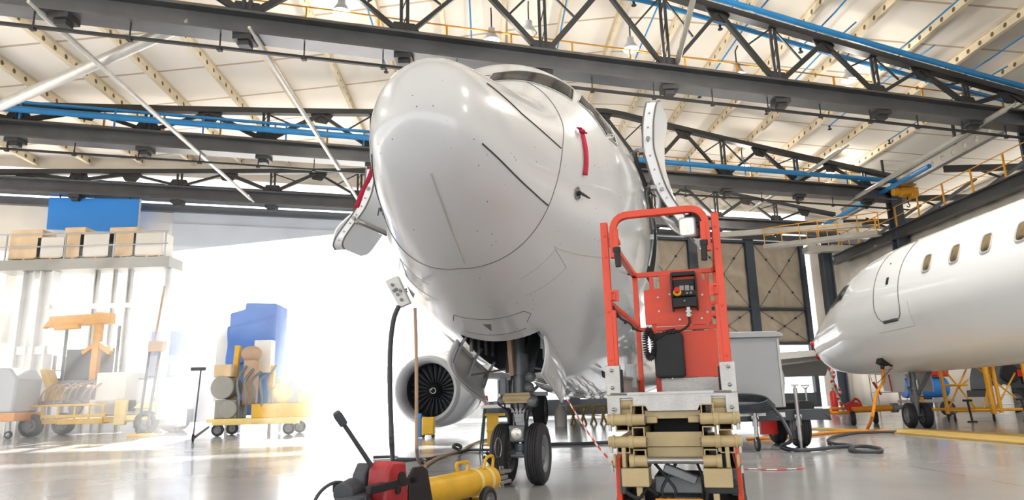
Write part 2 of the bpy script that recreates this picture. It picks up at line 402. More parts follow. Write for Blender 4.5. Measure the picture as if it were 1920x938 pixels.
# the closed leaves of the hangar door: posts, quilted lining, cross ropes, window strip, base
for i in range(6):
    t0, t1 = 6.1+4*i, 10.1+4*i; zb, zm, zt = 3.75, 5.85, 10.15
    b = MB()
    for k, t in enumerate((t0+.14, t1-.14)): b.beam(H(t, WALL, 0), H(t, WALL, zt), .26, .3, TD)
    for z in (zt-.12, zm, zb): b.beam(H(t0+.25, WALL, z), H(t1-.25, WALL, z), .2, .16 if z != zm else .1)
    leaf = tag(b.build('door_%d' % (i+1), 'navy'), kind='structure')
    for z0, z1 in ((zb+.08, zm-.05), (zm+.05, zt-.2)):
        b = MB(); nx = 28
        def f(u, v, z0=z0, z1=z1):
            puff = .10*(abs(math.sin(PI*u*2))*abs(math.sin(PI*v*(2 if z1-z0 > 3 else 1))))**.5
            return H(t0+.25+u*(t1-t0-.5), WALL+.09-puff+.012*math.sin(31*u+17*v+i), z0+v*(z1-z0))
        b.grid(f, nx, nx); b.build('quilted_panel', 'quilt', leaf, solid=.02, angle=80)
        b = MB(); z2 = z1
        for a, c in (((t0+.3, z0), (t1-.3, z2)), ((t0+.3, z2), (t1-.3, z0))):
            b.tube([H(a[0], WALL-.06, a[1]), H(c[0], WALL-.06, c[1])], .014, 6)
            for q in (.25, .5, .75): p = H(a[0]+(c[0]-a[0])*q, WALL-.06, a[1]+(c[1]-a[1])*q); b.ball(p, .075, (1, .4, 1), 8, 6)
        b.build('cross_rope', 'dark', leaf)
    b = MB(); b.prism([H(t0+.27, WALL, .8), H(t1-.27, WALL, .8), H(t1-.27, WALL, zb-.08), H(t0+.27, WALL, zb-.08)], ND*.02); b.build('window_pane', 'glass', leaf)
    b = MB(); b.prism([H(t0, WALL-.12, 0), H(t1, WALL-.12, 0), H(t1, WALL-.12, .8), H(t0, WALL-.12, .8)], ND*.24); b.build('base_panel', 'base', leaf)

# ------------------------------------------------------------------ roof steel
def chord_z(x): return roof_z(x) - 1.05
def truss(d, t0, t1, label, rail=True):
    r = thing('roof_truss', label, 'roof truss', H(0, d, 10.5))
    b = MB(); b.ibeam(H(t0, d, 10.82), H(t1, d, 10.82), .62, .66, .07, .05); b.build('bottom_chord', 'beam', r)
    if rail:
        b = MB(); b.beam(H(t0, d-.1, 10.08), H(t1, d-.1, 10.08), .09, .07)
        t = t0+1
        while t < t1: b.beam(H(t, d-.1, 10.1), H(t, d-.1, 10.5), .03, .03); b.box(H(t, d-.1, 10.03), (.12, .12, .08)); t += 2.1
        b.build('conductor_rail', 'dark', r)
    ts = [t0 + (t1-t0)*i/60 for i in range(61)]
    def TC(t, dd=0): return H(t, d+dd, chord_z(t*.956-d*.292))
    b = MB()
    for a, c in zip(ts, ts[1:]): b.beam(TC(a), TC(c), .30, .22)
    b.build('top_chord', 'truss', r)
    k = math.ceil((t0-2.4)/4.2); nodes = []
    while 2.4+4.2*k < t1-.3: nodes.append(2.4+4.2*k); k += 1
    for j, t in enumerate(nodes):
        zt = chord_z(t*.956-d*.292)
        b = MB()
        for e in (-.09, .09): b.beam(H(t+e, d, 11.1), H(t+e, d, zt), .07, .09)
        if zt > 12.2:
            for q in range(3): z = 11.3+(zt-11.4)*q/3; b.beam(H(t-.09, d, z), H(t+.09, d, z+(zt-11.4)/3), .03, .03)
        b.build('vertical_post', 'truss', r)
        b = MB(); b.prism([H(t-.55, d-.02, 11.1), H(t+.55, d-.02, 11.1), H(t+.3, d-.02, 11.55), H(t-.3, d-.02, 11.55)], ND*.04); b.box(H(t, d, 10.42), (.5, .5, .14)); b.box(H(t, d, 10.3), (.3, .3, .16)); b.build('gusset', 'truss', r)
        for s in (-1, 1):
            tm = t+2.1*s
            if tm < t0 or tm > t1: continue
            zm = chord_z(tm*.956-d*.292)
            b = MB(); b.beam(H(t+.15*s, d, 11.25), H(tm, d, zm-.1), .13, .17 if (j % 2) else .12)
            if zm > 12.4:
                q = H(t+1.05*s, d, (11.25+zm)/2); b.beam(q, H(t, d, chord_z(t*.956-d*.292)-.1), .05, .06)
            b.build('diagonal_brace', 'truss', r)
            if s > 0:
                b = MB(); b.prism([H(tm-.5, d-.02, zm+.02), H(tm+.5, d-.02, zm-.1), H(tm+.22, d-.02, zm-.5), H(tm-.22, d-.02, zm-.45)], ND*.04); b.build('gusset', 'truss', r)
    return r
truss(8.4, -10, 26, 'dark grey steel roof truss nearest the viewer, overhead before the airliner nose')
truss(17.8, -16, 28.0, 'long dark grey roof truss crossing directly above the nose of the big airliner')
truss(27.2, -24, 30.2, 'second dark grey roof truss, lower in view, with a blue pipe along it')
truss(34.3, -18, 32.0, 'farthest dark grey roof truss just before the quilted hangar doors', False)

# walkway rails on the trusses
def railing(d, t0, t1, label):
    r = thing('walkway_railing', label, 'railing', H(t0, d, 11.15))
    b = MB()
    for z in (11.72, 12.08, 12.42): b.tube([H(t0, d, z), H(t1, d, z)], .026 if z > 12.2 else .018, 6)
    b.beam(H(t0, d, 11.2), H(t1, d, 11.2), .03, .12); b.build('rail', 'rail', r)
    t = t0
    while t <= t1+.01:
        b = MB(); b.beam(H(t, d, 11.1), H(t, d, 12.43), .06, .06); b.build('post', 'rail', r); t += 2.1
    b = MB(); b.beam(H(t0, d-.45, 11.16), H(t1, d-.45, 11.16), .75, .05); b.build('walkway_deck', 'truss', r)
railing(19.1, -4.5, 27, 'ochre handrail of the walkway along the truss above the airliner nose')
railing(28.4, -12, 29, 'ochre handrail of the walkway along the second truss by the blue pipe')

# cream purlins with holes
def castellated(b, p0, p1, h, fl, pitch, hole, plug=False):
    p0 = Vector(p0); p1 = Vector(p1); L = (p1-p0).length; d, sd, u = frame_of(p1-p0)
    n = max(1, round(L/pitch)); pt = L/n; web = []
    for i in range(n):
        c = p0 + d*(pt*(i+.5)); o = [c+d*(x*pt/2)+u*(y*h/2) for x, y in ((1, 0), (1, 1), (-1, 1), (-1, 0), (-1, -1), (1, -1))]
        q = [c+d*(x*hole)+u*(y*hole) for x, y in ((1, 0), (.5, .85), (-.5, .85), (-1, 0), (-.5, -.85), (.5, -.85))]
        for e in (-.012, .012): b.add([v+sd*e for v in o+q], [(j, (j+1) % 6, 6+(j+1) % 6, 6+j) for j in range(6)])
        b.add([v+sd*e for e in (-.012, .012) for v in q], [(j, (j+1) % 6, 6+(j+1) % 6, 6+j) for j in range(6)])
    for k in (-1, 1): b.beam(p0+u*(k*h/2), p1+u*(k*h/2), fl, .025)
    if plug:                             # brown plates set in the holes to stand for their shade
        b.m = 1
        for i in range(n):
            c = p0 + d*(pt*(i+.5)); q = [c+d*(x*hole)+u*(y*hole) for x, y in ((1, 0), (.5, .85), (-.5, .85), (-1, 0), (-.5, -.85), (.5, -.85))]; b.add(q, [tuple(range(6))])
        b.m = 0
k = 0; x = 19.3
while x > -22:
    ye = back_y(x)-.1; lean = -.03
    p0 = Vector((x+.6, 7, 0)); p1 = Vector((x-.6*(ye-7)/28, ye, 0)); z = min(roof_z(p0.x), roof_z(p1.x), roof_z(x))-.22
    p0.z = roof_z(p0.x)-.2; p1.z = roof_z(p1.x)-.2
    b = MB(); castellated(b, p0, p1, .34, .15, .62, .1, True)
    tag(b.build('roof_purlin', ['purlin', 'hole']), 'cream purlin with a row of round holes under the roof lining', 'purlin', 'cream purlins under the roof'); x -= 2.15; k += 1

# blue sprinkler mains and their branches
def pipe(name, pts, r, label, group=None, m='blue_pipe'):
    b = MB(); b.tube(pts, r, 12); return tag(b.build(name, m), label, 'pipe', group)
def along(d, ts, dz): return [H(t, d, roof_z(t*.956-d*.292)+dz) for t in ts]
TS = [-22+1.2*i for i in range(43)]
pipe('sprinkler_main', along(16.8, [t for t in TS if -4 < t < 28], -1.42), .10, 'thick blue pipe slanting down the roof in front of the nearest visible truss')
pipe('sprinkler_main', along(19.0, [t for t in TS if 0 < t < 28], -.62), .085, 'blue pipe curving over the roof behind the truss above the nose')
b = MB(); b.tube([H(t, 26.6, 11.42) for t in (-19.5, 29.5)], .12, 12); b.tube([H(t, 26.75, 11.75) for t in (-19.5, 3)], .06, 10)
for t in range(-19, 30, 3): b.beam(H(t, 26.7, 11.1), H(t, 26.7, 11.8), .05, .05)
tag(b.build('sprinkler_main', 'blue_pipe'), 'straight blue pipe running along the bottom of the second truss', 'pipe')
pipe('sprinkler_main', [(19.3, 30, 10.9), (19.3, 42.2, 10.9)], .11, 'straight blue pipe beside the grey perforated girder at right')
for i, (d0, t) in enumerate([(16.8, 27-3.4*k) for k in range(8)] + [(19.0, 25-3.4*k) for k in range(8)]):
    p = H(t, d0, 0); x = p.x; z = roof_z(x)-.6; b = MB()
    y0, y1 = (p.y-9, p.y+2.5) if d0 < 18 else (p.y-2.0, p.y+5.5)
    b.tube([(x+.25, y0, z), (x, p.y, z), (x-.2, y1, z)], .03, 8)
    r = thing('sprinkler_branch', 'thin blue sprinkler branch pipe hung below the cream roof lining', 'pipe', (x, p.y, z), 0, 'thin blue sprinkler branch pipes')
    b.build('pipe_run', 'blue_pipe', r)
    b = MB(); b.cyl((x-.2, y1-.1, z), (x-.2, y1-.1, z-.16), .05, .03, 10); b.cyl((x-.2, y1-.1, z-.16), (x-.2, y1-.1, z-.19), .09, .09, 10); b.build('sprinkler_head', 'dark', r)

# silver tie tubes at the level of the bottom chords
def tie(p0, p1, r, label, group=None, m='tie'):
    b = MB(); d = (Vector(p1)-Vector(p0)).normalized()
    b.tube([p0, Vector(p0)+d*.35, Vector(p0)+d*.5, Vector(p1)-d*.5, Vector(p1)-d*.35, p1], [r*.55, r*.55, r, r, r*.55, r*.55], 14)
    tag(b.build('tie_tube', m), label, 'brace', group)
tie(H(-3.2, 17.8, 10.75), H(-12.2, 27.2, 10.75), .17, 'thick silver brace tube slanting from the near truss to the second truss at upper left')
tie(H(-11.5, 27.2, 10.75), H(-16.8, 34.3, 10.75), .13, 'dark silver brace tube from the second truss to the wall above the blue sign', m='truss')
tie(H(-8, 17.8, 10.8), H(-15, 25, 10.7), .15, 'silver brace tube in the upper left corner', m='tie')
tie((-6.6, 15.9, 10.45), (-7.4, 33.0, 10.45), .075, 'long pale tie tube running back to the open doorway, right one of two', m='tie')
tie((-11.3, 14.5, 10.45), (-12.3, 31.4, 10.45), .075, 'long pale tie tube running back to the open doorway, left one of two', m='tie')
tie((17.6, 22.2, 10.5), (17.6, 34.0, 10.5), .10, 'grey tie tube between the near and the second truss at right', m='perf')
p = onz(1265, 138, 11.2); tie(p, p + Vector((.25, -6.2, 3.1)), .09, 'grey brace rising from the near truss towards the roof above the cockpit', m='perf')
tie((12.6, 35.0, 10.3), (16.0, 30.5, 12.2), .09, 'grey brace behind the red lift rail, below the second truss', m='perf')

# right side: perforated girder, hoist, column, gallery with rails
g = thing('perforated_girder', 'grey perforated steel girder running along the right side under the roof', 'girder', (20, 14, 11))
b = MB(); castellated(b, (20, 14.5, 11.28), (20, 40, 11.28), .62, .26, .8, .15); b.build('web', 'perf', g)
b = MB()
for y in range(17, 40, 6): b.beam((20, y, 11.55), (20, y, roof_z(20)), .1, .1, (0, 1, 0))
b.build('hanger', 'truss', g)
h = thing('chain_hoist', 'weathered yellow hoist hanging under the perforated girder', 'hoist', (20, 33.2, 10.6))
b = MB(); b.cyl((19.65, 33.2, 10.62), (20.35, 33.2, 10.62), .26, n=20); b.cyl((19.3, 33.2, 10.62), (19.65, 33.2, 10.62), .19, n=20); b.box((20.3, 33.2, 10.55), (.34, .5, .5)); b.build('motor_housing', 'rail', h, bevel=.02)
b = MB(); b.box((20, 33.2, 10.95), (.9, .34, .1)); b.cyl((19.8, 33.0, 11.0), (19.8, 33.4, 11.0), .1); b.cyl((20.2, 33.0, 11.0), (20.2, 33.4, 11.0), .1); b.build('trolley', 'rail', h)
b = MB(); b.tube([(20, 33.2, 10.4), (20, 33.2, 10.0)], .03); b.tube(spline([(20, 33.2, 10.0), (20.07, 33.2, 9.92), (20.0, 33.2, 9.82), (19.9, 33.2, 9.88)]), .025); b.build('hook', 'dark', h)
for y, lab in ((34.6, 'dark steel column at right standing behind the small airliner under the hoist'), (24.9, 'dark steel column at the right edge beside the perforated girder')):
    c = thing('steel_column', lab, 'column', (20.1, y, 0)); b = MB()
    for e in (-.28, .28): b.beam((20.1, y+e, 0), (20.1, y+e, 11.0), .5, .1, (0, 1, 0))
    b.beam((20.1, y, 0), (20.1, y, 11.0), .06, .5, (0, 1, 0)); b.build('shaft', 'column', c)
    b = MB(); b.box((20.1, y, 10.95), (.8, .9, .14)); b.build('cap_plate', 'column', c)
c = thing('steel_column', 'slate column carrying a small railed platform at the back right corner', 'column', (18.9, 41.2, 0)); b = MB()
b.ibeam((18.9, 40.5, 0), (18.9, 40.5, 10.2), .55, .6, .08, .06); b.build('shaft', 'column', c)
b = MB(); b.lohi((17.6, 39.8, 9.0), (20.2, 40.6, 9.35)); b.build('platform', 'perf', c)
b = MB()
for z in (9.8, 10.25): b.tube([(17.65, 39.85, z), (20.15, 39.85, z)], .03, 6)
for q in range(5): b.tube([(17.65+q*.62, 39.85, 9.3), (17.65+q*.62, 39.85, 10.27)], .03, 6)
b.build('platform_rail', 'rail', c)
g = thing('gallery_walkway', 'dark gallery walkway with ochre rails above the white wall at right', 'walkway', (20.2, 20, 8.5))
b = MB(); b.ibeam((19.9, 12, 8.75), (19.9, 41.5, 8.75), .4, .55, .06, .05); b.lohi((19.9, 12, 9.02), (20.9, 41.5, 9.1)); b.build('deck', 'truss', g)
b = MB()
for z in (9.6, 10.1): b.tube([(19.85, 12, z), (19.85, 41, z)], .025, 6)
b.build('rail', 'rail', g)
for q in range(15):
    b = MB(); b.beam((19.85, 12.2+2*q, 9.0), (19.85, 12.2+2*q, 10.12), .06, .06, (0, 1, 0)); b.build('post', 'rail', g)
b = MB()
for q in range(6):
    y = 13+5*q; b.beam((20.2, y, 9.1), (24.5, y+1.5, 11.6), .14, .14); b.beam((24.5, y+1.5, 9.1), (22.5, y+4, 11.5), .12, .12); b.beam((20.3, y+2.5, 10.9), (26.5, y+2.5, 10.9), .16, .3)
b.build('aisle_bracing', 'truss', g)
# landing with rail in front of the doors, under the second truss
g = thing('service_gantry', 'grey service gantry with ochre rail under the roof at the back right', 'gantry', (14, 36, 9.6))
b = MB(); b.beam((14.6, 38.4, 9.05), (18.9, 34.2, 8.75), .7, .22); b.beam((12, 38.7, 9.9), (19.5, 37.0, 9.9), .25, .3); b.build('deck', 'perf', g)
b = MB()
for z in (.45, .85): b.tube([(14.4, 38.0, 9.2+z), (18.7, 33.8, 8.9+z)], .028, 6)
for q in range(7): p = Vector((14.4, 38.0, 9.15)).lerp(Vector((18.7, 33.8, 8.85)), q/6); b.tube([p, p+Vector((0, 0, .9))], .028, 6)
b.build('rail', 'rail', g)

# high-bay lamps hung along the walkways
def lamp(p, label, w=LAMP_W, lit=True):
    p = Vector(p); r = thing('high_bay_lamp', label, 'ceiling lamp', p, 0, 'high bay lamps along the walkways')
    b = MB(); b.lathe([(0, .02), (0, .11), (-.16, .12), (-.22, .16), (-.42, .27), (-.44, .27), (-.42, .25), (-.2, .14)], p, (0, 0, 1), 20); b.build('shade', 'greybox', r)
    b = MB(); b.ball(p+Vector((0, 0, -.42)), .235, (1, 1, .55), 20, 10); b.build('lens', 'lamp' if lit else 'lens', r)
    b = MB(); b.tube([p+Vector((0, .0, 0)), p+Vector((0, .0, .5)), p+Vector((0, -.3, .55))], .025, 6); b.build('bracket', 'dark', r)
    if lit:
        l = bpy.data.lights.new('lamp_light', 'POINT'); l.energy = w; l.color = (1, .95, .87); l.shadow_soft_size = .22
        o = bpy.data.objects.new('lamp_light', l); C.objects.link(o); o.parent = r; o.location = (0, 0, -.6)
NAMES = ['first', 'second', 'third', 'fourth', 'fifth', 'sixth']
for i, (px, py, lit) in enumerate([(640, 22, True), (922, 76, True), (1183, 92, True), (1383, 140, True), (1592, 150, True)]):
    v = ray(px, py); k = (19.3)/(v @ ND); lamp(Vector((0, 0, EYE)) + v*k + Vector((0, 0, .42)), 'bright %s lamp from the left along the walkway above the airliner nose' % NAMES[i])
v = ray(992, 66); lamp(Vector((0, 0, EYE))+v*(19.5/(v @ ND))+Vector((0, 0, .5)), 'unlit bell lamp between two lit ones above the airliner nose', lit=False)
for i, (px, py) in enumerate([(1393, 311), (1555, 325)]):
    v = ray(px, py); k = 28.6/(v @ ND); lamp(Vector((0, 0, EYE)) + v*k + Vector((0, 0, .42)), 'bright %s lamp over the second truss by the blue pipe' % ('left', 'right')[i])
for i, (x, y, k) in enumerate([(-8, 9, 1), (6.5, 5, 1.8), (7.2, 11.5, 5.5), (12, 1, 2.0), (-15, 8, 1)]):  # out-of-view lamps, added and strengthened to brighten the small airliner
    lamp((x, y, 11.6), '%s, counted from the door side, of the unseen lamps added before the nearest truss' % NAMES[i], w=LAMP_W*1.1*k)

# ------------------------------------------------------------------ the big airliner (seen from below its nose)
SX = [0, .06, .2, .45, .8, 1.3, 1.9, 2.4, 2.9, 3.6, 4.5, 6, 8, 14, 22, 24, 27, 30, 33]
ST = [0, .223, .464, .648, .765, .907, 1.093, 1.479, 1.876, 2.057, 2.198, 2.348, 2.407, 2.442, 2.442, 2.43, 2.38, 2.25, 2.0]
SB = [0, .171, .343, .524, .705, .908, 1.1, 1.246, 1.386, 1.511, 1.595, 1.644, 1.648, 1.644, 1.644, 1.5, .7, -.4, -1.3]
SW = [0, .195, .37, .50, .63, .78, .985, 1.17, 1.345, 1.49, 1.64, 1.77, 1.80, 1.80, 1.80, 1.72, 1.35, .8, .2]
SZ = [0, 0, 0, 0, 0, .05, .12, .2, .28, .36, .45, .5, .5, .5, .5, .55, .8, 1.2, 1.65]
SQ = [math.sqrt(x) for x in SX]
AYAW, ANG, TIPZ = R(11.16), 3.84, 3.003
def hull(x, th, off=0.0):               # point of the skin at a station x behind the tip, at an angle th from the top towards port
    def q(xx, t):
        s = math.sqrt(max(xx, 0)); T, B, W, Z = (interp(s, SQ, a) for a in (ST, SB, SW, SZ))
        c, sn = math.cos(t), math.sin(t)
        return Vector((xx, W*sn, Z+(T-Z)*c if c > 0 else Z+(B+Z)*c))
    p = q(x, th)
    if off:
        du = q(x+.01, th)-q(max(x-.01, 0), th); dv = q(x, th+.01)-q(x, th-.01); n = dv.cross(du).normalized()
        if n.dot(Vector((0, p.y, p.z-interp(math.sqrt(x), SQ, SZ)))) < 0: n = -n
        p = p + n*off
    return p
def A(p):                                # station coordinates -> the airliner's own frame, origin under the nose wheel
    return Vector((p[0]-ANG, -p[1], p[2]+TIPZ-.024*min(p[0], 14)))
AL = thing('airliner', 'large white airliner filling the middle, seen from under its nose', 'airliner', (.045, 8.3, 0), PI/2-AYAW, world=False)
stations = [0, .004, .012, .03] + [.06+.047*i for i in range(72)] + [3.5+.2*i for i in range(38)] + [11.2+.6*i for i in range(37)]
stations = [s for s in stations if s <= 33]
NT = 128; b = MB(); b.add([A((0, 0, 0))], [])
for s in stations[1:]: b.v += [tuple(A(hull(s, 2*PI*j/NT))) for j in range(NT)]
ns = len(stations)-1
b.f += [(0, 1+j, 1+(j+1) % NT) for j in range(NT)]
for i in range(ns-1): b.f += [(1+i*NT+j, 1+(i+1)*NT+j, 1+(i+1)*NT+(j+1) % NT, 1+i*NT+(j+1) % NT) for j in range(NT)]
b.f.append(tuple(1+(ns-1)*NT+j for j in range(NT)))
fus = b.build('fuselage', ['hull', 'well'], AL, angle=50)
def cut(o, lo, hi):                      # a box-shaped recess (wheel well, doorway) lined with dark paint
    c = MB(); c.m = 0; c.lohi(A(lo), A(hi)); k = c.build('recess', 'well', None, smooth=False); k.parent = AL
    md = o.modifiers.new('recess', 'BOOLEAN'); md.operation = 'DIFFERENCE'; md.object = k; md.solver = 'EXACT'; md.material_mode = 'TRANSFER'
    bpy.context.view_layer.update(); dg = bpy.context.evaluated_depsgraph_get()
    me = bpy.data.meshes.new_from_object(o.evaluated_get(dg)); o.modifiers.clear(); o.data = me
    bpy.data.objects.remove(k)
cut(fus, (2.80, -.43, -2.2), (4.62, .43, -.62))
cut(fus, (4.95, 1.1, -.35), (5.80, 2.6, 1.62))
for p in fus.data.polygons: p.use_smooth = True
fus.data.set_sharp_from_angle(angle=R(40))

def skin_line(name, pts, r, m, n=10, off=.002, closed=False):
    P = []
    for (x0, t0), (x1, t1) in zip(pts, pts[1:]):
        P += [(x0+(x1-x0)*k/n, t0+(t1-t0)*k/n) for k in range(n)]
    P.append(pts[-1]); b = MB(); b.tube([A(hull(x, R(t), off)) for x, t in P], r, 6); return b.build(name, m, AL)
half = [(2.42, 0), (2.36, 18), (2.24, 36), (1.99, 57), (1.68, 77), (1.52, 98), (1.45, 114), (1.37, 139), (1.29, 164), (1.25, 180)]
sm = [tuple(v[:2]) for v in spline([(x, t, 0) for x, t in half], 5)]
skin_line('radome_seam', sm + [(x, 360-t) for x, t in reversed(sm[:-1])], .0045, 'seal', 2)
for s in (1, -1):
    for pts, m in (([(.58, 51), (1.0, 66), (1.63, 79)], 'strip'), ([(.36, 109), (.76, 111), (1.44, 113)], 'strip')):
        skin_line('diverter_strip', [(x, s*t) for x, t in pts], .007, m)
    skin_line('panel_seam', [(2.9, s*118), (2.3, s*124), (1.83, s*128)], .002, 'pale_line')
    skin_line('panel_seam', [(1.74, s*152), (1.80, s*140), (1.85, s*128.5), (2.19, s*132), (2.15, s*139), (2.03, s*155)], .0028, 'pale_line')
skin_line('diverter_strip', [(.26, 170), (.5, 171), (.78, 173)], .006, 'pale_line'); skin_line('diverter_strip', [(.8, 173), (1.0, 174), (1.2, 175)], .003, 'pale_line')
skin_line('panel_seam', [(2.50, 163), (2.38, 159), (2.27, 161), (2.25, 170), (2.24, 188), (2.26, 198), (2.45, 200)], .0035, 'seal')
skin_line('panel_seam', [(2.62, 165), (2.63, 195)], .003, 'seal')
b = MB(); c = [A(hull(x, R(t), .006)) for x, t in ((2.36, 183.5), (2.36, 179.5), (2.52, 181))]; b.prism(c, (0, 0, .01)); b.build('drain_vent', 'seal', AL)
for x, t, sz in ((.9, 14, .02), (1.1, 150, .014), (.7, 100, .012)):
    b = MB(); b.ball(A(hull(x, R(t), 0)), sz*.5, (1, 1, .4), 8, 6); b.build('stud', 'seal', AL)

def window(corners, m='glass_dark', frame=True):
    q = [Vector((x, R(t), 0)) for x, t in corners]      # 4 corners in order
    def f(u, v): p = q[0].lerp(q[1], u).lerp(q[3].lerp(q[2], u), v); return A(hull(p.x, p.y, .006))
    b = MB(); b.grid(f, 14, 10); w = b.build('cockpit_window', m, AL, solid=.008)
    if frame:
        P = [f(k/12, 0) for k in range(12)] + [f(1, k/12) for k in range(12)] + [f(1-k/12, 1) for k in range(12)] + [f(0, 1-k/12) for k in range(12)]
        b = MB(); b.tube(P, .007, 6, closed=True); b.build('window_frame', 'grey_paint', w)
for s in (1, -1):
    window([(2.15, s*3), (2.55, s*48), (2.84, s*43), (2.46, s*3)])
    window([(2.64, s*50), (2.83, s*69), (3.22, s*66), (2.95, s*46)])
    window([(2.90, s*70), (3.2, s*71), (3.5, s*58), (3.2, s*67)], 'glass_grey')
# vane, static plate, small probes
for s in (1, -1):
    p = A(hull(1.92, R(100*s), .0)); p2 = A(hull(1.92, R(100*s), .012)); b = MB(); b.cyl(p, p2, .062, n=24); vp = b.build('vane_plate', 'steel', AL)
    p3 = A(hull(1.92, R(100*s), .028)); b = MB(); b.cyl(p2, p3, .022, n=14); b.prism([p3+Vector((-.012, 0, .016)), p3+Vector((-.012, 0, -.016)), p3+Vector((.14, -.075*s, -.022)), p3+Vector((.14, -.075*s, -.012))], (0, -.012*s, 0)); b.build('vane_arm', 'dark', vp)
    for k in range(8): a = R(45*k); b = MB() if k == 0 else b; n = (p2-p).normalized(); _, e1, e2 = frame_of(n); b.cyl(p2+(e1*math.cos(a)+e2*math.sin(a))*.05, p2+(e1*math.cos(a)+e2*math.sin(a))*.05+n*.003, .005, n=6)
    b.build('plate_screw', 'dark', vp)
    p = A(hull(3.84, R(118*s), .0)); p2 = A(hull(3.84, R(118*s), .10)); b = MB(); b.cyl(p, p2, .012, n=8); b.tube([p2+Vector((-.16, 0, .02)), p2, p2+Vector((.10, 0, -.01))], [.006, .014, .010], 8); b.build('pitot_probe', 'dark', AL)
b = MB()
for i, t in enumerate((82, 86)): p = A(hull(6.6, R(157), .01)); b.prism([p+Vector((.3*i, -.1, 0)), p+Vector((.3*i+.22, -.1, 0)), p+Vector((.3*i+.22, -.1, -.10))], (0, .02, 0))
b.build('drain_mast', 'dark', AL)

# nose gear
def wheel(root, c, ax, Rr, w, name='tyre', rim_m='gear', tread=True):
    c = Vector(c); ax = Vector(ax).normalized(); h = w/2; b = MB()
    prof = [(-h*.80, Rr*.60), (-h*.98, Rr*.70), (-h, Rr*.80), (-h*.86, Rr*.92), (-h*.62, Rr*.985)]
    if tread:
        for g in (-.42, -.14, .14, .42): prof += [(h*(g-.05), Rr), (h*(g-.045), Rr*.972), (h*(g+.045), Rr*.972), (h*(g+.05), Rr)]
    else: prof += [(-.3*h, Rr), (.3*h, Rr)]
    prof += [(h*.62, Rr*.985), (h*.86, Rr*.92), (h, Rr*.80), (h*.98, Rr*.70), (h*.80, Rr*.60)]
    b.lathe(prof, c, ax, 48); t = b.build(name, 'rubber', root, angle=25)
    b = MB(); b.lathe([(-h*.82, Rr*.61), (-h*.72, Rr*.55), (-h*.45, Rr*.50), (-h*.40, Rr*.28), (-h*.62, Rr*.22), (-h*.66, 0)], c, ax, 36); b.lathe([(h*.82, Rr*.61), (h*.72, Rr*.55), (h*.45, Rr*.50), (h*.40, Rr*.28), (h*.62, Rr*.22), (h*.66, 0)], c, ax, 36)
    _, e1, e2 = frame_of(ax)
    for k in range(8):
        a = 2*PI*k/8
        for sg in (-1, 1): p = c+(e1*math.cos(a)+e2*math.sin(a))*Rr*.39; b.cyl(p+ax*(sg*h*.3), p+ax*(sg*h*.5), Rr*.05, n=8)
    b.build('wheel_rim', rim_m, t); return t
ST_ = R(-4); AXN = Vector((math.sin(-ST_), math.cos(-ST_), 0))
for s in (-1, 1): wheel(AL, AXN*(s*.205)+Vector((0, 0, .345)), AXN, .345, .20)
b = MB(); b.cyl((0, 0, .72), (0, 0, 2.1), .085, n=24); b.cyl((0, 0, .86), (0, 0, .98), .12, n=24); b.cyl((0, 0, 1.25), (0, 0, 1.5), .12, n=24); ng = b.build('nose_gear_strut', 'gear', AL)
b = MB(); b.cyl((0, 0, .36), (0, 0, .74), .052, n=20); b.build('piston', 'chrome', ng)
b = MB(); b.cyl(AXN*-.21+Vector((0, 0, .345)), AXN*.21+Vector((0, 0, .345)), .05, n=16); b.cyl((0, 0, .30), (0, 0, .46), .075, n=18); b.cyl(Vector((-.11, 0, .33))-AXN*.10, Vector((-.11, 0, .33))+AXN*.10, .026, n=12); b.box((-.06, 0, .34), (.14, .08, .07)); b.build('axle', 'gear', ng, bevel=.004)
b = MB()
for e in (-.045, .045): b.beam((.10, e, .84), (.22, e*.6, .58), .03, .06, (0, 1, 0)); b.beam((.22, e*.6, .58), (.08, e, .38), .03, .06, (0, 1, 0))
b.build('torque_link', 'gear', ng)
b = MB(); b.box((-.12, 0, .98), (.10, .30, .12)); b.cyl((-.12, -.16, .98), (-.12, .17, .98), .062, n=18); b.build('steering_actuator', 'beige', ng, bevel=.006)
b = MB()
for y, z, r in ((-.17, .94, .075), (-.14, 1.1, .06), (.20, .95, .05), (-.16, 1.22, .065)): b.ball((-.12, y, z), r, n=14, m=10)
b.box((-.06, .18, 1.12), (.08, .07, .2)); b.box((-.02, -.24, 1.02), (.08, .2, .05)); b.box((-.04, .22, .93), (.14, .14, .04)); b.build('hydraulic_valve', 'gear', ng, bevel=.006)
b = MB()
for k in range(7):
    y = -.2+.065*k; b.tube(spline([(-.1, y, 1.0), (-.16, y*1.2, .92-.02*(k % 3)), (-.12, y*.7, .84), (-.07, y*.5, .72)], 5), .010, 6)
b.tube(spline([(-.09, .05, 1.3), (-.14, .09, 1.05), (-.1, .06, .8), (-.12, .04, .66)], 5), .012, 6); b.build('hydraulic_hose', 'dark', ng)
b = MB(); b.box((-.095, 0, .72), (.03, .13, .30)); b.box((-.10, 0, .84), (.045, .17, .05)); b.box((-.115, .0, .73), (.012, .09, .05)); b.build('strut_cover', 'greybox', ng, bevel=.005)
b = MB(); b.box((-.12, .02, .575), (.05, .19, .19)); tl = b.build('taxi_light', 'gear', ng, bevel=.02)
b = MB(); b.lathe([(-.036, 0), (-.034, .03), (-.030, .055), (-.026, .066), (0, .068)], (-.125, .02, .575), (1, 0, 0), 24); b.build('lens', 'lens', tl)
b = MB(); b.beam((.02, .0, 1.35), (.75, 0, 1.95), .11, .09); b.beam((.02, .14, 1.3), (.7, .2, 1.95), .06, .06); b.beam((.02, -.14, 1.3), (.7, -.2, 1.95), .06, .06); b.build('drag_brace', 'gear', ng)
b = MB(); b.beam((-.42, .04, 2.0), (-.16, .05, 1.25), .10, .05, (0, 1, 0)); b.build('lock_link', 'tan_hose', ng)
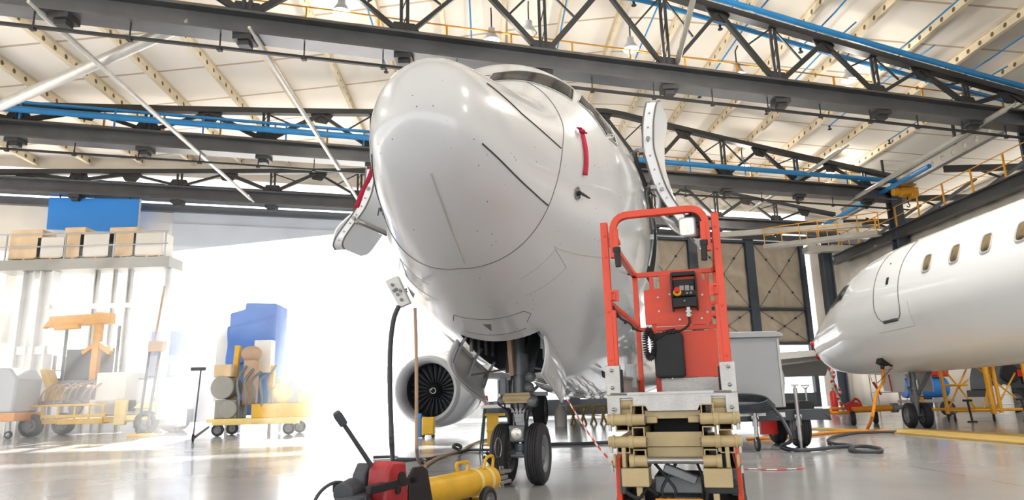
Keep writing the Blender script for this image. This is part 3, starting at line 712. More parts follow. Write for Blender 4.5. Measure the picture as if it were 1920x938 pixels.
b = MB()
for k in range(6):
    y = -.36+.14*k; b.tube(spline([(-.95, y, 2.05), (-.5, y*.9, 2.12), (-.1, y, 2.0), (.5, y, 2.1)], 5), .014, 6)
for k in range(4): b.box((-.7+.35*k, .40, 1.75), (.04, .03, .5)); b.box((-.7+.35*k, -.40, 1.75), (.04, .03, .5))
b.build('well_pipework', 'gear', AL)
def gear_door(s):                       # s: +1 port, -1 starboard
    def f(u, v):
        top = Vector((2.83+1.52*u, s*(.475+.02*math.sin(u*PI)), -1.32-.27*u)); dp = .40+.02*math.sin(u*PI)
        ex = .10*(1 if s < 0 else .55)*math.sin(v*PI*.85) - (.02 if s < 0 else .07)*v
        fr = .06*math.sin(v*PI)*(1-u)
        return A(top + Vector((-fr, s*ex, -dp*v)))
    b = MB(); b.grid(f, 12, 10); d = b.build('gear_door', 'hull', AL, solid=.022, angle=60)
    b = MB(); b.grid(lambda u, v: f(.06+.86*u, .1+.78*v) + Vector((0, s*.02, 0)), 10, 8); b.build('inner_panel', 'grey_paint', d, solid=.012, angle=60)
    b = MB()
    for u in (.08, .5, .92): b.beam(f(u, .02)+Vector((0, s*.03, 0)), f(u+.0, .55)+Vector((0, s*.035, 0)), .035, .03); b.beam(f(u, .02)+Vector((0, s*.03, 0)), f(u, 0)+Vector((0, s*.10, .10)), .03, .03)
    b.beam(f(.5, .5)+Vector((0, s*.04, 0)), Vector((.3, -s*.1, 1.35)), .022, .022); b.build('hinge_arm', 'gear', d)
gear_door(1); gear_door(-1)

# open passenger doors, turned inside out ahead of their doorways
def cabin_door(s, x0, prof, dx, dyaw, th):
    zs = [p[1] for p in prof]; n = 26
    pz = sorted((z, y) for y, z in prof)
    def Y(z): return interp(z, [q[0] for q in pz], [q[1] for q in pz])
    z0, z1 = zs[-1], zs[0]
    def outline(u): return 1
    ring = []
    w = dx
    def P(u, v, d):                     # u along the door, v up, d through its thickness
        z = z0+(z1-z0)*v; r = .16; e = 1.0
        dz0 = (z-z0); dz1 = (z1-z)
        ins = 0
        for q in (dz0, dz1):
            if q < r: ins = max(ins, r-math.sqrt(max(r*r-(r-q)**2, 0)))
        x = x0 + ins + (w-2*ins)*u
        return A((x, s*(Y(z) - dyaw*(x-x0) + d), z))
    b = MB(); b.grid(lambda u, v: P(u, v, 0), 8, n); b.grid(lambda u, v: P(u, v, th), 8, n)
    for u in (0, 1): b.grid(lambda a, v, u=u: P(u, v, th*a), 2, n)
    for v in (0, 1): b.grid(lambda u, a, v=v: P(u, v, th*a), 8, 2)
    d = b.build('passenger_door', 'hull_clean', AL, angle=35)
    b = MB(); b.tube([P(0, k/40, -.004) for k in range(41)], .012, 6); b.tube([P(0, k/40, th+.004) for k in range(41)], .012, 6); b.build('door_seal', 'seal', d)
    b = MB()
    for k in range(9): q = P(0, .08+.1*k, th*.5); b.cyl(q, q+Vector((-.012, 0, 0)), .012, n=10)
    for k in (2, 5): q = P(0, .1+.12*k, th*.5); b.cyl(q, q+Vector((-.03, 0, 0)), .026, n=12)
    b.build('latch_roller', 'steel', d)
    return d, P
dL, PL = cabin_door(1, 4.3, [(1.74, 1.93), (1.66, 1.53), (1.645, 1.24), (1.68, 1.02), (1.77, .66), (1.96, .29), (2.17, -.02)], .80, -.20, .13)
b = MB(); b.grid(lambda u, v: PL(.04+.92*u, .42+.55*v, -.012), 4, 10); b.build('door_lining', 'grey_paint', dL, solid=.02)
b = MB(); b.grid(lambda u, v: PL(.06+.85*u, .12+.24*v, -.03-.12*math.sin(PI*min(1, v*1.3+.1))), 4, 8); b.build('slide_pack', 'hull_clean', dL, solid=.03)
b = MB(); q = [PL(.16, .72, -.03), PL(.40, .70, -.03), PL(.62, .57, -.03), PL(.40, .57, -.03)]; b.prism(q, (0, .008, 0)); b.build('door_flag', 'red', dL)
b = MB(); b.tube(spline([PL(.9, .56, -.02), PL(.95, .52, -.12), PL(.95, .44, -.14), PL(.9, .40, -.03)], 5), .016, 8); b.build('grip_handle', 'greybox', dL)
for v in (.36, .62):
    b = MB(); q = PL(.02, v, 0); b.tube(spline([q, q+Vector((.12, .12, .0)), A(hull(4.9, R(80 if v > .5 else 95), .02))], 5), .03, 8); b.box(q+Vector((.02, .03, 0)), (.1, .08, .06)); b.build('hinge_arm', 'steel', dL, bevel=.008)
dR, PR = cabin_door(-1, 4.3, [(2.12, 1.35), (2.08, 1.24), (2.10, 1.02), (2.2, .75), (2.42, .45), (2.60, .2)], .80, .10, .13)
b = MB(); b.grid(lambda u, v: PR(.06+.85*u, .10+.5*v, .15+.10*math.sin(PI*min(1, v*1.3+.1))), 4, 8); b.build('slide_pack', 'hull_clean', dR, solid=.03)
b = MB(); b.tube(spline([PR(.02, .3, 0), PR(.02, .25, -.2), A(hull(5.0, R(-95), .02))], 5), .04, 8); b.build('hinge_arm', 'steel', dR)
b = MB()
for t in (62, 70, 80, 90, 98): p = A(hull(4.92, R(t), .01)); b.box(p, (.05, .05, .07))
b.tube([A(hull(4.93, R(52+3*k), .012)) for k in range(20)], .02, 8); b.build('doorway_frame', 'steel', AL)

# wings, engines, main gear, tail
def wing(s):
    prof = [(0, 0), (.03, .5), (.12, .85), (.3, 1), (.55, .8), (.8, .38), (1, .04), (1, -.04), (.7, -.3), (.3, -.55), (.08, -.42)]
    secs = [(1.2, 14.7, 21.5, -1.05, .40), (4.4, 16.9, 22.3, -.86, .30), (7.5, 19.5, 23.4, -.58, .22), (14.3, 24.3, 25.9, -.02, .09)]
    if s > 0: secs[-1] = (11.0, 21.9, 24.6, -.3, .14)
    b = MB(); n = len(prof)
    for y, l, t, z, th in secs: b.v += [tuple(A((l+(t-l)*u, s*y, z+.336*0+th*v))) for u, v in prof]
    for i in range(len(secs)-1): b.f += [(i*n+j, i*n+(j+1) % n, (i+1)*n+(j+1) % n, (i+1)*n+j) for j in range(n)]
    b.f += [tuple(range(n)), tuple(range(3*n, 4*n))]
    w = b.build('wing', 'grey_paint', AL, angle=40)
    for y, x in ((5.6, 21.6), (8.4, 22.4)):
        z = -.80+.09*(y-4); b = MB(); b.lathe([(0, .0), (.3, .13), (.9, .2), (1.6, .17), (2.3, .07), (2.6, 0)], A((x-.9, s*y, z-.12)), (1, 0, -.10), 14); b.build('flap_fairing', 'hull_clean', w)
        b = MB(); b.prism([A((x+.3, s*(y-.1), z)), A((x+1.4, s*(y-.1), z-.55)), A((x+1.5, s*(y-.1), z-.45)), A((x+.9, s*(y-.1), z+.02))], (0, -s*2.3, 0)); b.build('lowered_flap', 'grey_paint', w)
wing(1); wing(-1)
b = MB(); b.ball(A((17.6, 0, -1.18)), 1, (5.4, 2.0, .62), 40, 20); b.build('wing_fairing', 'hull', AL, angle=60)
def engine(s, y, x):
    c = A((x, s*y, 0)); c.z = 1.25
    b = MB(); b.lathe([(.55, .76), (.3, .75), (.12, .77), (.02, .83), (0, .87), (.03, .915), (.12, .96)], c, (1, 0, 0), 56); lip = b.build('engine_inlet_lip', 'greybox', AL, angle=60)
    b = MB(); b.lathe([(.12, .96), (.4, 1.02), (.9, 1.06), (1.6, 1.05), (2.4, .98), (3.3, .84), (3.4, .80), (3.0, .76)], c, (1, 0, 0), 56); b.build('engine_nacelle', 'hull_clean', AL, angle=60)
    b = MB(); b.lathe([(3.0, .60), (3.9, .5), (4.6, .38), (5.0, .12), (5.05, 0)], c, (1, 0, 0), 36); b.build('exhaust_cone', 'gear', AL)
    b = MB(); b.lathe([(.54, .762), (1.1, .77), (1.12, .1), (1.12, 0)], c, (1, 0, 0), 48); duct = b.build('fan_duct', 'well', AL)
    b = MB()
    for k in range(24):
        a = 2*PI*k/24; e = Vector((0, math.cos(a), math.sin(a))); t = Vector((0, -math.sin(a), math.cos(a)))
        def f(u, v, e=e, t=t): r = .2+.55*u; tw = .3+.6*u; wd = .10+.07*u; return c+Vector((.95, 0, 0))+e*r+(t*math.sin(tw)+Vector((1, 0, 0))*math.cos(tw))*wd*(v-.5)
        b.grid(f, 4, 2)
    b.build('fan_blades', 'base', duct, solid=.01)
    b = MB(); b.lathe([(.55, 0), (.6, .05), (.75, .13), (.95, .22)], c, (1, 0, 0), 28); sp = b.build('spinner', 'dark', duct)
    b = MB(); b.tube([c+Vector((.58+.16*k/20, .0+(.03+.09*k/20)*math.cos(k*.33), (.03+.09*k/20)*math.sin(k*.33))) - Vector((.012, 0, 0)) for k in range(21)], .014, 6); b.build('spiral_mark', 'white', sp)
    b = MB(); b.prism([c+Vector((1.1, -.12, 1.0)), c+Vector((2.6, -.12, 1.25)), c+Vector((5.4, -.12, 1.15)), c+Vector((4.2, -.12, .35)), c+Vector((2.4, -.12, .7))], (0, .24, 0)); b.build('engine_pylon', 'hull_clean', AL)
engine(-1, 4.6, 14.1); engine(1, 3.95, 14.6)
for s in (-1, 1):
    y = 2.62*s; x0 = 15.05
    for e in (-.43, .43): wheel(AL, (x0, -y+e, .56), (0, 1, 0), .56, .40, tread=True)
    b = MB(); b.cyl((x0, -y, .56), (x0, -y, 1.9), .13, n=18); b.cyl((x0, -y-.4, .56), (x0, -y+.4, .56), .09, n=14); b.beam((x0, -y, 1.0), (x0, -y+.9*(1 if s > 0 else -1), 1.8), .1, .1); b.build('main_gear_leg', 'gear', AL)
    b = MB(); b.lohi((x0-.3, -y-s*.55-.02, .9), (x0+.35, -y-s*.55+.02, 1.9)); b.build('main_gear_door', 'base', AL)
b = MB(); b.prism([A((26.0, -.12, 2.3)), A((29.8, -.12, 7.0)), A((31.8, -.12, 7.0)), A((32.6, -.12, 2.0))], (0, .24, 0)); b.build('tail_fin', 'hull_clean', AL)
for s in (-1, 1):
    b = MB(); b.prism([A((29.5, s*.3, 1.4)), A((32.0, s*4.6, 1.9)), A((33.2, s*4.6, 1.9)), A((32.6, s*.2, 1.4))], (0, 0, .14)); b.build('tailplane', 'hull_clean', AL)

# red covers and ribbons tied to the airliner's probes
def wpt(x, t, off): return AL_M @ A(hull(x, R(t), off))
AL_M = Matrix.Translation(Vector((.045, 8.3, 0))) @ Matrix.Rotation(PI/2-AYAW, 4, 'Z')
def ribbon(label, pts, w, side, top):
    r = thing('probe_cover_ribbon', label, 'ribbon', pts[-1])
    b = MB(); sd = Vector(side).normalized()*w/2; n = len(pts)
    b.add([q for p in pts for q in (Vector(p)-sd, Vector(p)+sd)], [(2*i, 2*i+1, 2*i+3, 2*i+2) for i in range(n-1)]); b.build('streamer', 'red_cloth', r, solid=.004)
    b = MB(); b.ball(top, .028, (1.2, 1, .8), 10, 8); b.ball(Vector(top)+Vector((-.02, 0, .03)), .02, (1.4, 1, .6), 8, 6); b.tube(spline([Vector(top)+Vector((-.05, 0, .045)), Vector(top), Vector(top)+Vector((.05, .01, -.02))], 5), .010, 6); b.build('cover_knot', 'red_cloth', r)
P = [wpt(2.20-.18*k/14, 67+24*k/14, .028) for k in range(15)]
p0 = P[0]; pts = [Vector((p0.x+(P[-1].x-p0.x)*0, p0.y, p0.z)) for _ in (0,)]
pts = [P[k] for k in range(15)]
ribbon('red ribbon with knotted cover hanging on the airliner skin below the side window', pts, .052, Vector((1, .45, 0)), p0+Vector((0, 0, .02)))
q = at(698, 318, 8.3); q2 = at(668, 388, 8.35)
ribbon('red and grey faded ribbon hanging by the open door on the airliner far side', [q.lerp(q2, k/8) + Vector((0, 0, -.02*math.sin(k))) for k in range(9)], .075, (1, .2, .3), q)

# ------------------------------------------------------------------ the scissor lift in front (x across, y away from the viewer, z up)
LF = thing('scissor_lift', 'orange and beige scissor lift with empty railed platform in front of the airliner', 'scissor lift', (.93, 4.2, 0), R(-16), world=False)
XW = .345; ZT = 2.03; YB = 1.72; ZD = 1.0
def bent(pts, r=.10, n=6):               # a path with rounded corners
    P = [Vector(p) for p in pts]; out = [P[0]]
    for a, c, e in zip(P, P[1:], P[2:]):
        d0 = (a-c); d1 = (e-c); q = min(r, d0.length*.45, d1.length*.45); s = c+d0.normalized()*q; f = c+d1.normalized()*q
        for k in range(n+1): t = k/n; out.append(s*(1-t)**2 + c*2*t*(1-t) + f*t*t)
    return out + [P[-1]]
def sqtube(pts, w, name, m='orange', parent=None, b=None):
    own = b is None; b = b or MB(); pts = [Vector(p) for p in pts]; k = len(pts); vs = []; prev = None
    for i, p in enumerate(pts):
        d = (pts[min(i+1, k-1)]-pts[max(i-1, 0)]).normalized()
        if prev is None: _, a, c = frame_of(d, (0, 1, 0) if abs(d.y) < .9 else (0, 0, 1))
        else: a = (prev-d*prev.dot(d)).normalized(); c = a.cross(d)
        prev = a; c = d.cross(a); vs += [p+(a*x+c*y)*(w/2) for x, y in ((-1, -1), (1, -1), (1, 1), (-1, 1))]
    fs = [(i*4+j, i*4+(j+1) % 4, i*4+4+(j+1) % 4, i*4+4+j) for i in range(k-1) for j in range(4)] + [(3, 2, 1, 0), tuple(range(4*k-4, 4*k))]
    b.add(vs, fs)
    return b.build(name, m, parent, bevel=.004) if own else b
# platform deck
b = MB(); b.lohi((-.38, 0.02, .955), (.38, YB+.06, .985)); deck = b.build('platform_deck', 'alu', LF)
b = MB()
prof = [(-.385, .995), (.385, .995), (.385, .87), (.312, .87), (.312, .965), (.235, .965), (.235, .915), (.165, .915), (.15, .885), (-.14, .885), (-.155, .915), (-.23, .915), (-.23, .965), (-.305, .965), (-.305, .865), (-.385, .865)]
b.prism([(x, 0, z) for x, z in prof], (0, .02, 0)); b.build('front_plate', 'alu', deck, bevel=.003)
b = MB(); b.box((0, -.006, .992), (.66, .012, .014))
for x in (-.31, .30): b.tube([(x-.05, -.008, .993), (x+.05, -.008, .99)], .008, 6)
b.build('weld_bead', 'steel', deck)
for s in (-1, 1):
    b = MB(); b.lohi((s*.385, -.012, .985), (s*.295, .045, 1.165)); br = b.build('post_bracket', 'alu', LF, bevel=.004)
    b = MB()
    for z in (1.135, 1.03, .90): b.cyl((s*.345, -.02, z), (s*.345, -.01, z), .016, n=6); b.ball((s*.345, -.02, z), .012, n=10, m=6)
    b.build('bolt', 'steel', br)
    b = MB(); b.lohi((s*.372, .045, .985), (s*.36, YB, 1.115)); b.lohi((s*.372, .045, 1.10), (s*.345, YB, 1.115)); b.build('toe_board', 'alu', LF)
    b = MB(); b.lohi((s*.30, .02, .99), (s*.285, .07, 1.14)); b.build('gate_latch', 'dark', LF, bevel=.003)
    # posts, rails and the drop handle on each side
    sqtube([(s*.345, .015, 1.08), (s*.345, .015, ZT+.05)], .046, 'guard_post', parent=LF)
    b = MB()
    for z in (1.2, 1.5, 1.85, 1.99): b.cyl((s*.322-.03*s+s*.05, -.01, z), (s*.322-.03*s+s*.05, -.016, z), .008, n=8)
    b.box((s*.315, .015, 1.30), (.03, .04, .42)); b.build('gate_guide', 'orange', LF, bevel=.003)
    sqtube(bent([(s*.345, .03, ZT-.02), (s*.345, YB-.02, ZT-.02)]), .042, 'top_rail', parent=LF)
    sqtube([(s*.345, .03, 1.56), (s*.345, YB-.02, 1.56)], .036, 'mid_rail', parent=LF)
    sqtube([(s*.34, YB, 1.0), (s*.34, YB, ZT-.02)], .042, 'guard_post', parent=LF)
    b = MB(); b.box((s*.27, -.02, 1.95), (.034, .03, .15)); b.box((s*.275, .02, 1.95), (.05, .07, .03)); h = b.build('gate_handle', 'orange', LF, bevel=.004)
    b = MB(); b.cyl((s*.268, -.022, 1.90), (s*.262, -.026, 1.78), .021, .019, n=14); b.cyl((s*.268, -.022, 1.905), (s*.268, -.022, 1.875), .025, n=14); b.build('grip', 'dark', h)
    b = MB(); b.box((s*.30, .0, 1.60), (.05, .02, .07)); b.tube([(s*.31-.012, -.015, 1.57), (s*.31-.012, -.015, 1.62), (s*.31+.012, -.015, 1.62), (s*.31+.012, -.015, 1.57)], .006, 6, closed=True); b.build('latch_clip', 'orange', LF)
sqtube(bent([(-.288, -.005, 1.84), (-.288, -.005, 2.115), (.288, -.005, 2.115), (.288, -.005, 1.84)], .11), .044, 'gate_hoop', parent=LF)
sqtube(bent([(-.34, YB-.1, ZT-.02), (-.34, YB, ZT-.02), (.34, YB, ZT-.02), (.34, YB-.1, ZT-.02)], .08), .042, 'top_rail', parent=LF)
sqtube([(-.34, YB, 1.53), (.34, YB, 1.53)], .036, 'mid_rail', parent=LF)
for x in (-.20, .27): sqtube([(x, YB, 1.0), (x, YB, ZT-.02)], .034, 'guard_post', parent=LF)
for z in (1.63, 1.73): sqtube([(.27, YB, z), (.34, YB, z)], .03, 'rail_stub', parent=LF)
# sheet panels at the far end
b = MB(); b.prism([(x, YB-.03, z) for x, z in ((-.13, 1.99), (.23, 1.99), (.23, 1.93), (.275, 1.93), (.275, 1.56), (.24, 1.56), (.24, 1.55), (-.18, 1.55), (-.18, 1.57), (-.27, 1.57), (-.27, 1.87), (-.13, 1.88))], (0, .012, 0)); pn = b.build('sheet_panel', 'orange', LF, bevel=.003)
b = MB()
for x, z in ((-.15, 1.8), (-.15, 1.68), (.02, 1.6), (.2, 1.6), (.22, 1.8), (.25, 1.65), (-.05, 1.82), (.12, 1.72)): b.cyl((x, YB-.035, z), (x, YB-.042, z), .009, n=8)
b.build('bolt', 'steel', pn)
b = MB(); b.lohi((-.19, YB-.02, 1.115), (.31, YB-.008, 1.50)); b.build('sheet_panel', 'orange', LF, bevel=.003)
b = MB(); b.lohi((-.17, YB-.03, .99), (.30, YB-.01, 1.11)); tb = b.build('toe_board', 'alu', LF)
for x in (-.19, .31): b = MB(); b.lohi((x-.02, YB-.04, .99), (x+.02, YB, 1.115)); b.build('toe_bracket', 'orange', LF)
# document box
b = MB(); b.prism([(x-.085, YB-.13, z+1.30) for x, z in rrect(.245, .375, .035)], (0, .10, 0)); db = b.build('document_box', 'dark', LF, bevel=.008)
b = MB(); b.prism([(x-.085, YB-.136, z+1.30) for x, z in rrect(.215, .345, .03)], (0, .006, 0)); b.build('box_lid', 'dark', db, bevel=.002)
# platform control box
b = MB()
for s in (-1, 1): b.prism([(.075+s*.095, YB-.10, z) for z in (0,)]*0 + [(.075+s*.10-.008, YB-.04, 2.0), (.075+s*.10-.008, YB-.10, 1.98), (.075+s*.10-.008, YB-.14, 1.80), (.075+s*.10-.008, YB-.10, 1.66), (.075+s*.10-.008, YB-.04, 1.68)], (.016, 0, 0))
b.box((.075, YB-.06, 1.985), (.20, .06, .035)); b.box((.075, YB-.12, 1.80), (.19, .05, .05), Matrix.Rotation(R(-25), 3, 'X')); b.box((.075, YB-.10, 1.735), (.19, .08, .08)); b.box((.075, YB-.05, 1.86), (.18, .02, .16)); cb = b.build('control_box', 'dark', LF, bevel=.004)
b = MB(); b.cyl((.02, YB-.145, 1.822), (.02, YB-.175, 1.835), .019, n=16); b.cyl((.02, YB-.17, 1.833), (.02, YB-.185, 1.838), .024, n=16); b.build('stop_button', 'red', cb)
b = MB(); b.cyl((.02, YB-.138, 1.815), (.02, YB-.15, 1.82), .034, n=18); b.build('stop_collar', 'yellow', cb)
b = MB(); b.box((.10, YB-.064, 1.86), (.035, .004, .05)); b.box((.055, YB-.064, 1.865), (.035, .004, .04)); b.box((.14, YB-.064, 1.855), (.025, .004, .045)); b.build('instruction_plate', 'greybox', cb)
b = MB(); b.cyl((.10, YB-.15, 1.80), (.10, YB-.165, 1.805), .010, n=10); b.cyl((.13, YB-.15, 1.80), (.13, YB-.165, 1.805), .010, n=10); b.cyl((.075, YB-.155, 1.74), (.075, YB-.165, 1.742), .008, n=10); b.build('toggle_switch', 'steel', cb)
b = MB(); b.cyl((.10, YB-.10, 1.70), (.10, YB-.105, 1.61), .022, .018, n=14); b.cyl((.10, YB-.10, 1.665), (.10, YB-.10, 1.65), .027, n=6); b.cyl((.10, YB-.10, 1.635), (.10, YB-.10, 1.62), .025, n=6); b.build('cable_gland', 'steel', cb)
b = MB(); b.tube(spline([(.10, YB-.104, 1.62), (.095, YB-.11, 1.55), (.03, YB-.12, 1.50), (-.02, YB-.12, 1.495)], 6), .010, 8)
path = spline([(-.02, YB-.12, 1.495), (-.10, YB-.12, 1.485), (-.20, YB-.13, 1.44), (-.235, YB-.14, 1.52), (-.27, YB-.14, 1.45), (-.265, YB-.14, 1.32), (-.235, YB-.14, 1.28), (-.205, YB-.14, 1.35), (-.215, YB-.14, 1.46), (-.235, YB-.12, 1.50)], 40); coil = []
for i, p in enumerate(path):
    d = (path[min(i+1, len(path)-1)]-path[max(i-1, 0)]); d, a, c = frame_of(d, (0, 1, 0)); t = i*2*PI/6.0; coil.append(p+(a*math.cos(t)+c*math.sin(t))*.021)
b.tube(coil, .0058, 5); b.build('coiled_cord', 'dark', cb)
b = MB(); b.tube(spline([(-.32, .05, 1.535), (-.322, .4, 1.50), (-.322, .9, 1.515), (-.32, 1.3, 1.50), (-.30, YB-.1, 1.51)], 8), .008, 6)
for y in (.25, .7, 1.2): b.ball((-.325, y, 1.50), .013, n=8, m=6)
b.build('rail_cable', 'dark', LF)
# knuckles under the deck
for s in (-1, 1):
    b = MB(); b.cyl((s*.22, .06, .935), (s*.315, .06, .935), .045, n=20); b.box((s*.268, .07, .89), (.085, .07, .09)); b.build('deck_knuckle', 'beige', LF, bevel=.004)
# scissor arms: open tubes end on, with pins and cross plates
LV = [.865, .755, .725, .625]
def arm(x, z0, z1, w=.075, h=.10): b = MB(); b.channel_tube((x, -.01, z0), (x, YB-.05, z1), w, h, .007); return b.build('scissor_arm', 'beige', LF)
for s in (-1, 1):
    for z in (.875, .745, .615): arm(s*.205, z, z-.03)
    for z in (.812, .685): arm(s*.30, z, z+.03, .08, .085)
    for z in (.838, .71, .60):
        b = MB(); b.cyl((s*.16, -.02, z), (s*.385 if z > .65 else s*.25, -.02, z), .033, n=20); b.cyl((s*.235, -.02, z), (s*.265, -.02, z), .039, n=20); b.cyl((s*.345, -.02, z), (s*.36, -.02, z), .040, n=20)
        p = b.build('pivot_pin', 'beige', LF, bevel=.003)
        b = MB(); b.cyl((s*.37, -.03, z-.02), (s*.37, -.03, z-.065), .010, n=8); b.cyl((s*.155, -.02, z), (s*.15, -.02, z), .02, n=8); b.build('grease_nipple', 'steel', p)
for z, h, t in ((.865, .05, 0), (.72, .085, 0), (.645, .06, .02)):
    b = MB(); b.lohi((-.165, .03+t, z-h/2), (.165, .05+t, z+h/2)); b.build('cross_plate', 'beige', LF, bevel=.003)
b = MB(); b.lohi((-.16, .005, .815), (-.09, .03, .855)); b.lohi((.09, .005, .815), (.16, .03, .855)); b.build('lug', 'beige', LF, bevel=.006)
b = MB(); b.cyl((-.17, -.02, .603), (.17, -.02, .603), .020, n=16); b.build('cross_shaft', 'steel', LF)
for s in (-1, 1):
    b = MB(); b.lohi((s*.155, -.05, .455), (s*.315, .12, .56)); b.lohi((s*.285, -.03, .56), (s*.31, .05, .68)); b.lohi((s*.20, -.02, .10), (s*.235, .10, .46)); b.build('slide_block', 'beige', LF, bevel=.006)
# chassis
b = MB(); b.lohi((-.33, .10, .12), (.33, YB, .30)); b.lohi((-.34, .05, .40), (-.30, YB, .55)); b.lohi((.30, .05, .40), (.34, YB, .55)); b.build('chassis', 'base', LF, bevel=.01)
for s in (-1, 1):
    b = MB(); b.prism([(s*.335, .10, .22), (s*.335, .10, .60), (s*.335, .35, .66), (s*.335, YB-.2, .66), (s*.335, YB, .58), (s*.335, YB, .22)], (s*.035, 0, 0)); b.build('side_cover', 'orange', LF, bevel=.006)
    wheel(LF, (s*.335, .30, .205), (1, 0, 0), .205, .11, 'tyre', 'beige', False)
    wheel(LF, (s*.36, 1.50, .205), (1, 0, 0), .205, .11, 'tyre', 'gear', False)
b = MB(); b.lohi((-.15, .35, .56), (.15, 1.6, .93)); b.build('under_deck_shade_block', 'dark', LF, bevel=.01)  # dark box added where only shade lies between the scissor arms
b = MB(); b.lohi((-.14, .12, .40), (.14, .45, .50)); b.lohi((-.12, .10, .28), (.13, .40, .38)); b.box((.02, .06, .52), (.20, .08, .05), Matrix.Rotation(R(22), 3, 'Y')); b.build('hydraulic_unit', 'gear', LF, bevel=.008)
b = MB()
for x, e in ((-.13, .12), (.0, -.09), (.12, .05)): b.tube(spline([(x, .08, .58), (x+e*.6, .02, .50), (x+e, .0, .42), (x+e*.4, .04, .34), (x+e*.2, .10, .28)], 6), .009, 6)
b.tube(spline([(-.30, .0, .42), (-.22, -.03, .39), (-.18, .02, .44), (-.12, .05, .40)], 6), .012, 6); b.build('hydraulic_hose', 'dark', LF)
b = MB(); b.lohi((-.13, -.01, .375), (.14, .01, .387)); b.build('warning_strip', 'orange_hose', LF)
b = MB(); b.lohi((.24, .02, .50), (.31, .14, .64)); b.cyl((.27, .0, .47), (.34, .0, .47), .03, n=14); b.lohi((.17, -.03, .42), (.34, .06, .46)); b.build('valve_block', 'dark', LF, bevel=.006)
b = MB(); b.tube(spline([(.25, -.0, .56), (.27, -.03, .52), (.25, -.03, .48), (.28, .0, .45)], 5), .012, 6); b.build('valve_lever', 'yellow', LF)
b = MB(); b.cyl((-.365, 1.2, 1.04), (-.365, 1.2, 1.2), .04, n=18); b.cyl((-.365, 1.2, 1.2), (-.365, 1.2, 1.22), .045, n=18); b.build('beacon', 'greybox', LF)

# floodlight hung under the lift's hoop
LM = Matrix.Translation(Vector((.93, 4.2, 0))) @ Matrix.Rotation(R(-16), 4, 'Z')
fl = thing('work_light', 'black work light with square lens hanging under the orange hoop rail', 'work light', LM @ Vector((.17, .12, 2.0)))
def lw(x, y, z): return LM @ Vector((x, y, z))
b = MB(); b.cyl(lw(.20, .02, 2.04), lw(.24, .20, 2.03), .055, .065, n=20); b.cyl(lw(.24, .20, 2.03), lw(.25, .24, 2.03), .05, .02, n=20); b.cyl(lw(.25, -.0, 2.07), lw(.255, .10, 2.06), .045, n=16); b.tube([lw(.2, .0, 2.115), lw(.21, .05, 2.06)], .014, 8); b.build('housing', 'dark', fl)
b = MB(); b.prism([lw(.175+x, -.02, 2.0+z) for x, z in rrect(.10, .125, .02)], LM.to_3x3() @ Vector((.02, .07, .01))); q = b.build('lamp_head', 'greybox', fl, bevel=.006)
b = MB(); b.prism([lw(.175+x, -.026, 2.0+z) for x, z in rrect(.085, .105, .016)], LM.to_3x3() @ Vector((0, .01, 0))); b.build('lens', 'lens', q)

# ------------------------------------------------------------------ the smaller airliner at right, seen from behind its door towards its nose
EX = [0, .06, .2, .45, .8, 1.3, 1.9, 2.5, 3.2, 4.2, 5.5, 14, 20, 23]
ET = [0, .128, .273, .415, .59, .884, 1.21, 1.50, 1.751, 1.95, 2.01, 1.918, 1.85, 1.5]
EB = [0, .171, .378, .603, .79, .90, .965, 1.0, 1.03, 1.065, 1.10, 1.132, 1.13, .9]
EW = [0, .195, .406, .58, .72, .85, .97, 1.10, 1.24, 1.345, 1.395, 1.40, 1.40, 1.2]
EZ = [0, 0, 0, .047, .075, .132, .188, .254, .31, .358, .376, .376, .376, .4]
EQ = [math.sqrt(x) for x in EX]; ENG = 4.048; EYAW = -.0623
def hull2(x, th, off=0.0):
    def q(xx, t):
        s = math.sqrt(max(xx, 0)); T, B, W, Z = (interp(s, EQ, a) for a in (ET, EB, EW, EZ)); c, sn = math.cos(t), math.sin(t)
        return Vector((xx, W*sn, Z+(T-Z)*c if c > 0 else Z+(B+Z)*c))
    p = q(x, th)
    if off:
        du = q(x+.01, th)-q(max(x-.01, 0), th); dv = q(x, th+.01)-q(x, th-.01); n = dv.cross(du).normalized()
        if n.dot(Vector((0, p.y, p.z-interp(math.sqrt(x), EQ, EZ)))) < 0: n = -n
        p = p+n*off
    return p
def E_(p): return Vector((p[0]-ENG, -p[1], p[2]+2.278+.029*p[0]))
EJ = thing('small_airliner', 'smaller white airliner at the right edge with a row of brown cabin windows', 'airliner', (9.89, 17.384, 0), math.atan2(-math.cos(EYAW), -math.sin(EYAW)), world=False)
EM = Matrix.Translation(Vector((9.89, 17.384, 0))) @ Matrix.Rotation(math.atan2(-math.cos(EYAW), -math.sin(EYAW)), 4, 'Z')
st = [.004, .012, .03] + [.06+.06*i for i in range(70)] + [4.3+.25*i for i in range(75)]
NT = 96; b = MB(); b.add([E_((0, 0, 0))], [])
for s in st: b.v += [tuple(E_(hull2(s, 2*PI*j/NT))) for j in range(NT)]
b.f += [(0, 1+j, 1+(j+1) % NT) for j in range(NT)]
for i in range(len(st)-1): b.f += [(1+i*NT+j, 1+(i+1)*NT+j, 1+(i+1)*NT+(j+1) % NT, 1+i*NT+(j+1) % NT) for j in range(NT)]
b.f.append(tuple(1+(len(st)-1)*NT+j for j in range(NT)))
b.build('fuselage', 'hull_clean', EJ, angle=60)
def line2(name, pts, r, m, n=8, off=.003, closed=False):
    P = []
    for (x0, t0), (x1, t1) in zip(pts, pts[1:]): P += [(x0+(x1-x0)*k/n, t0+(t1-t0)*k/n) for k in range(n)]
    P.append(pts[-1]); b = MB(); b.tube([E_(hull2(x, R(t), off)) for x, t in P], r, 6, closed); return b.build(name, m, EJ)
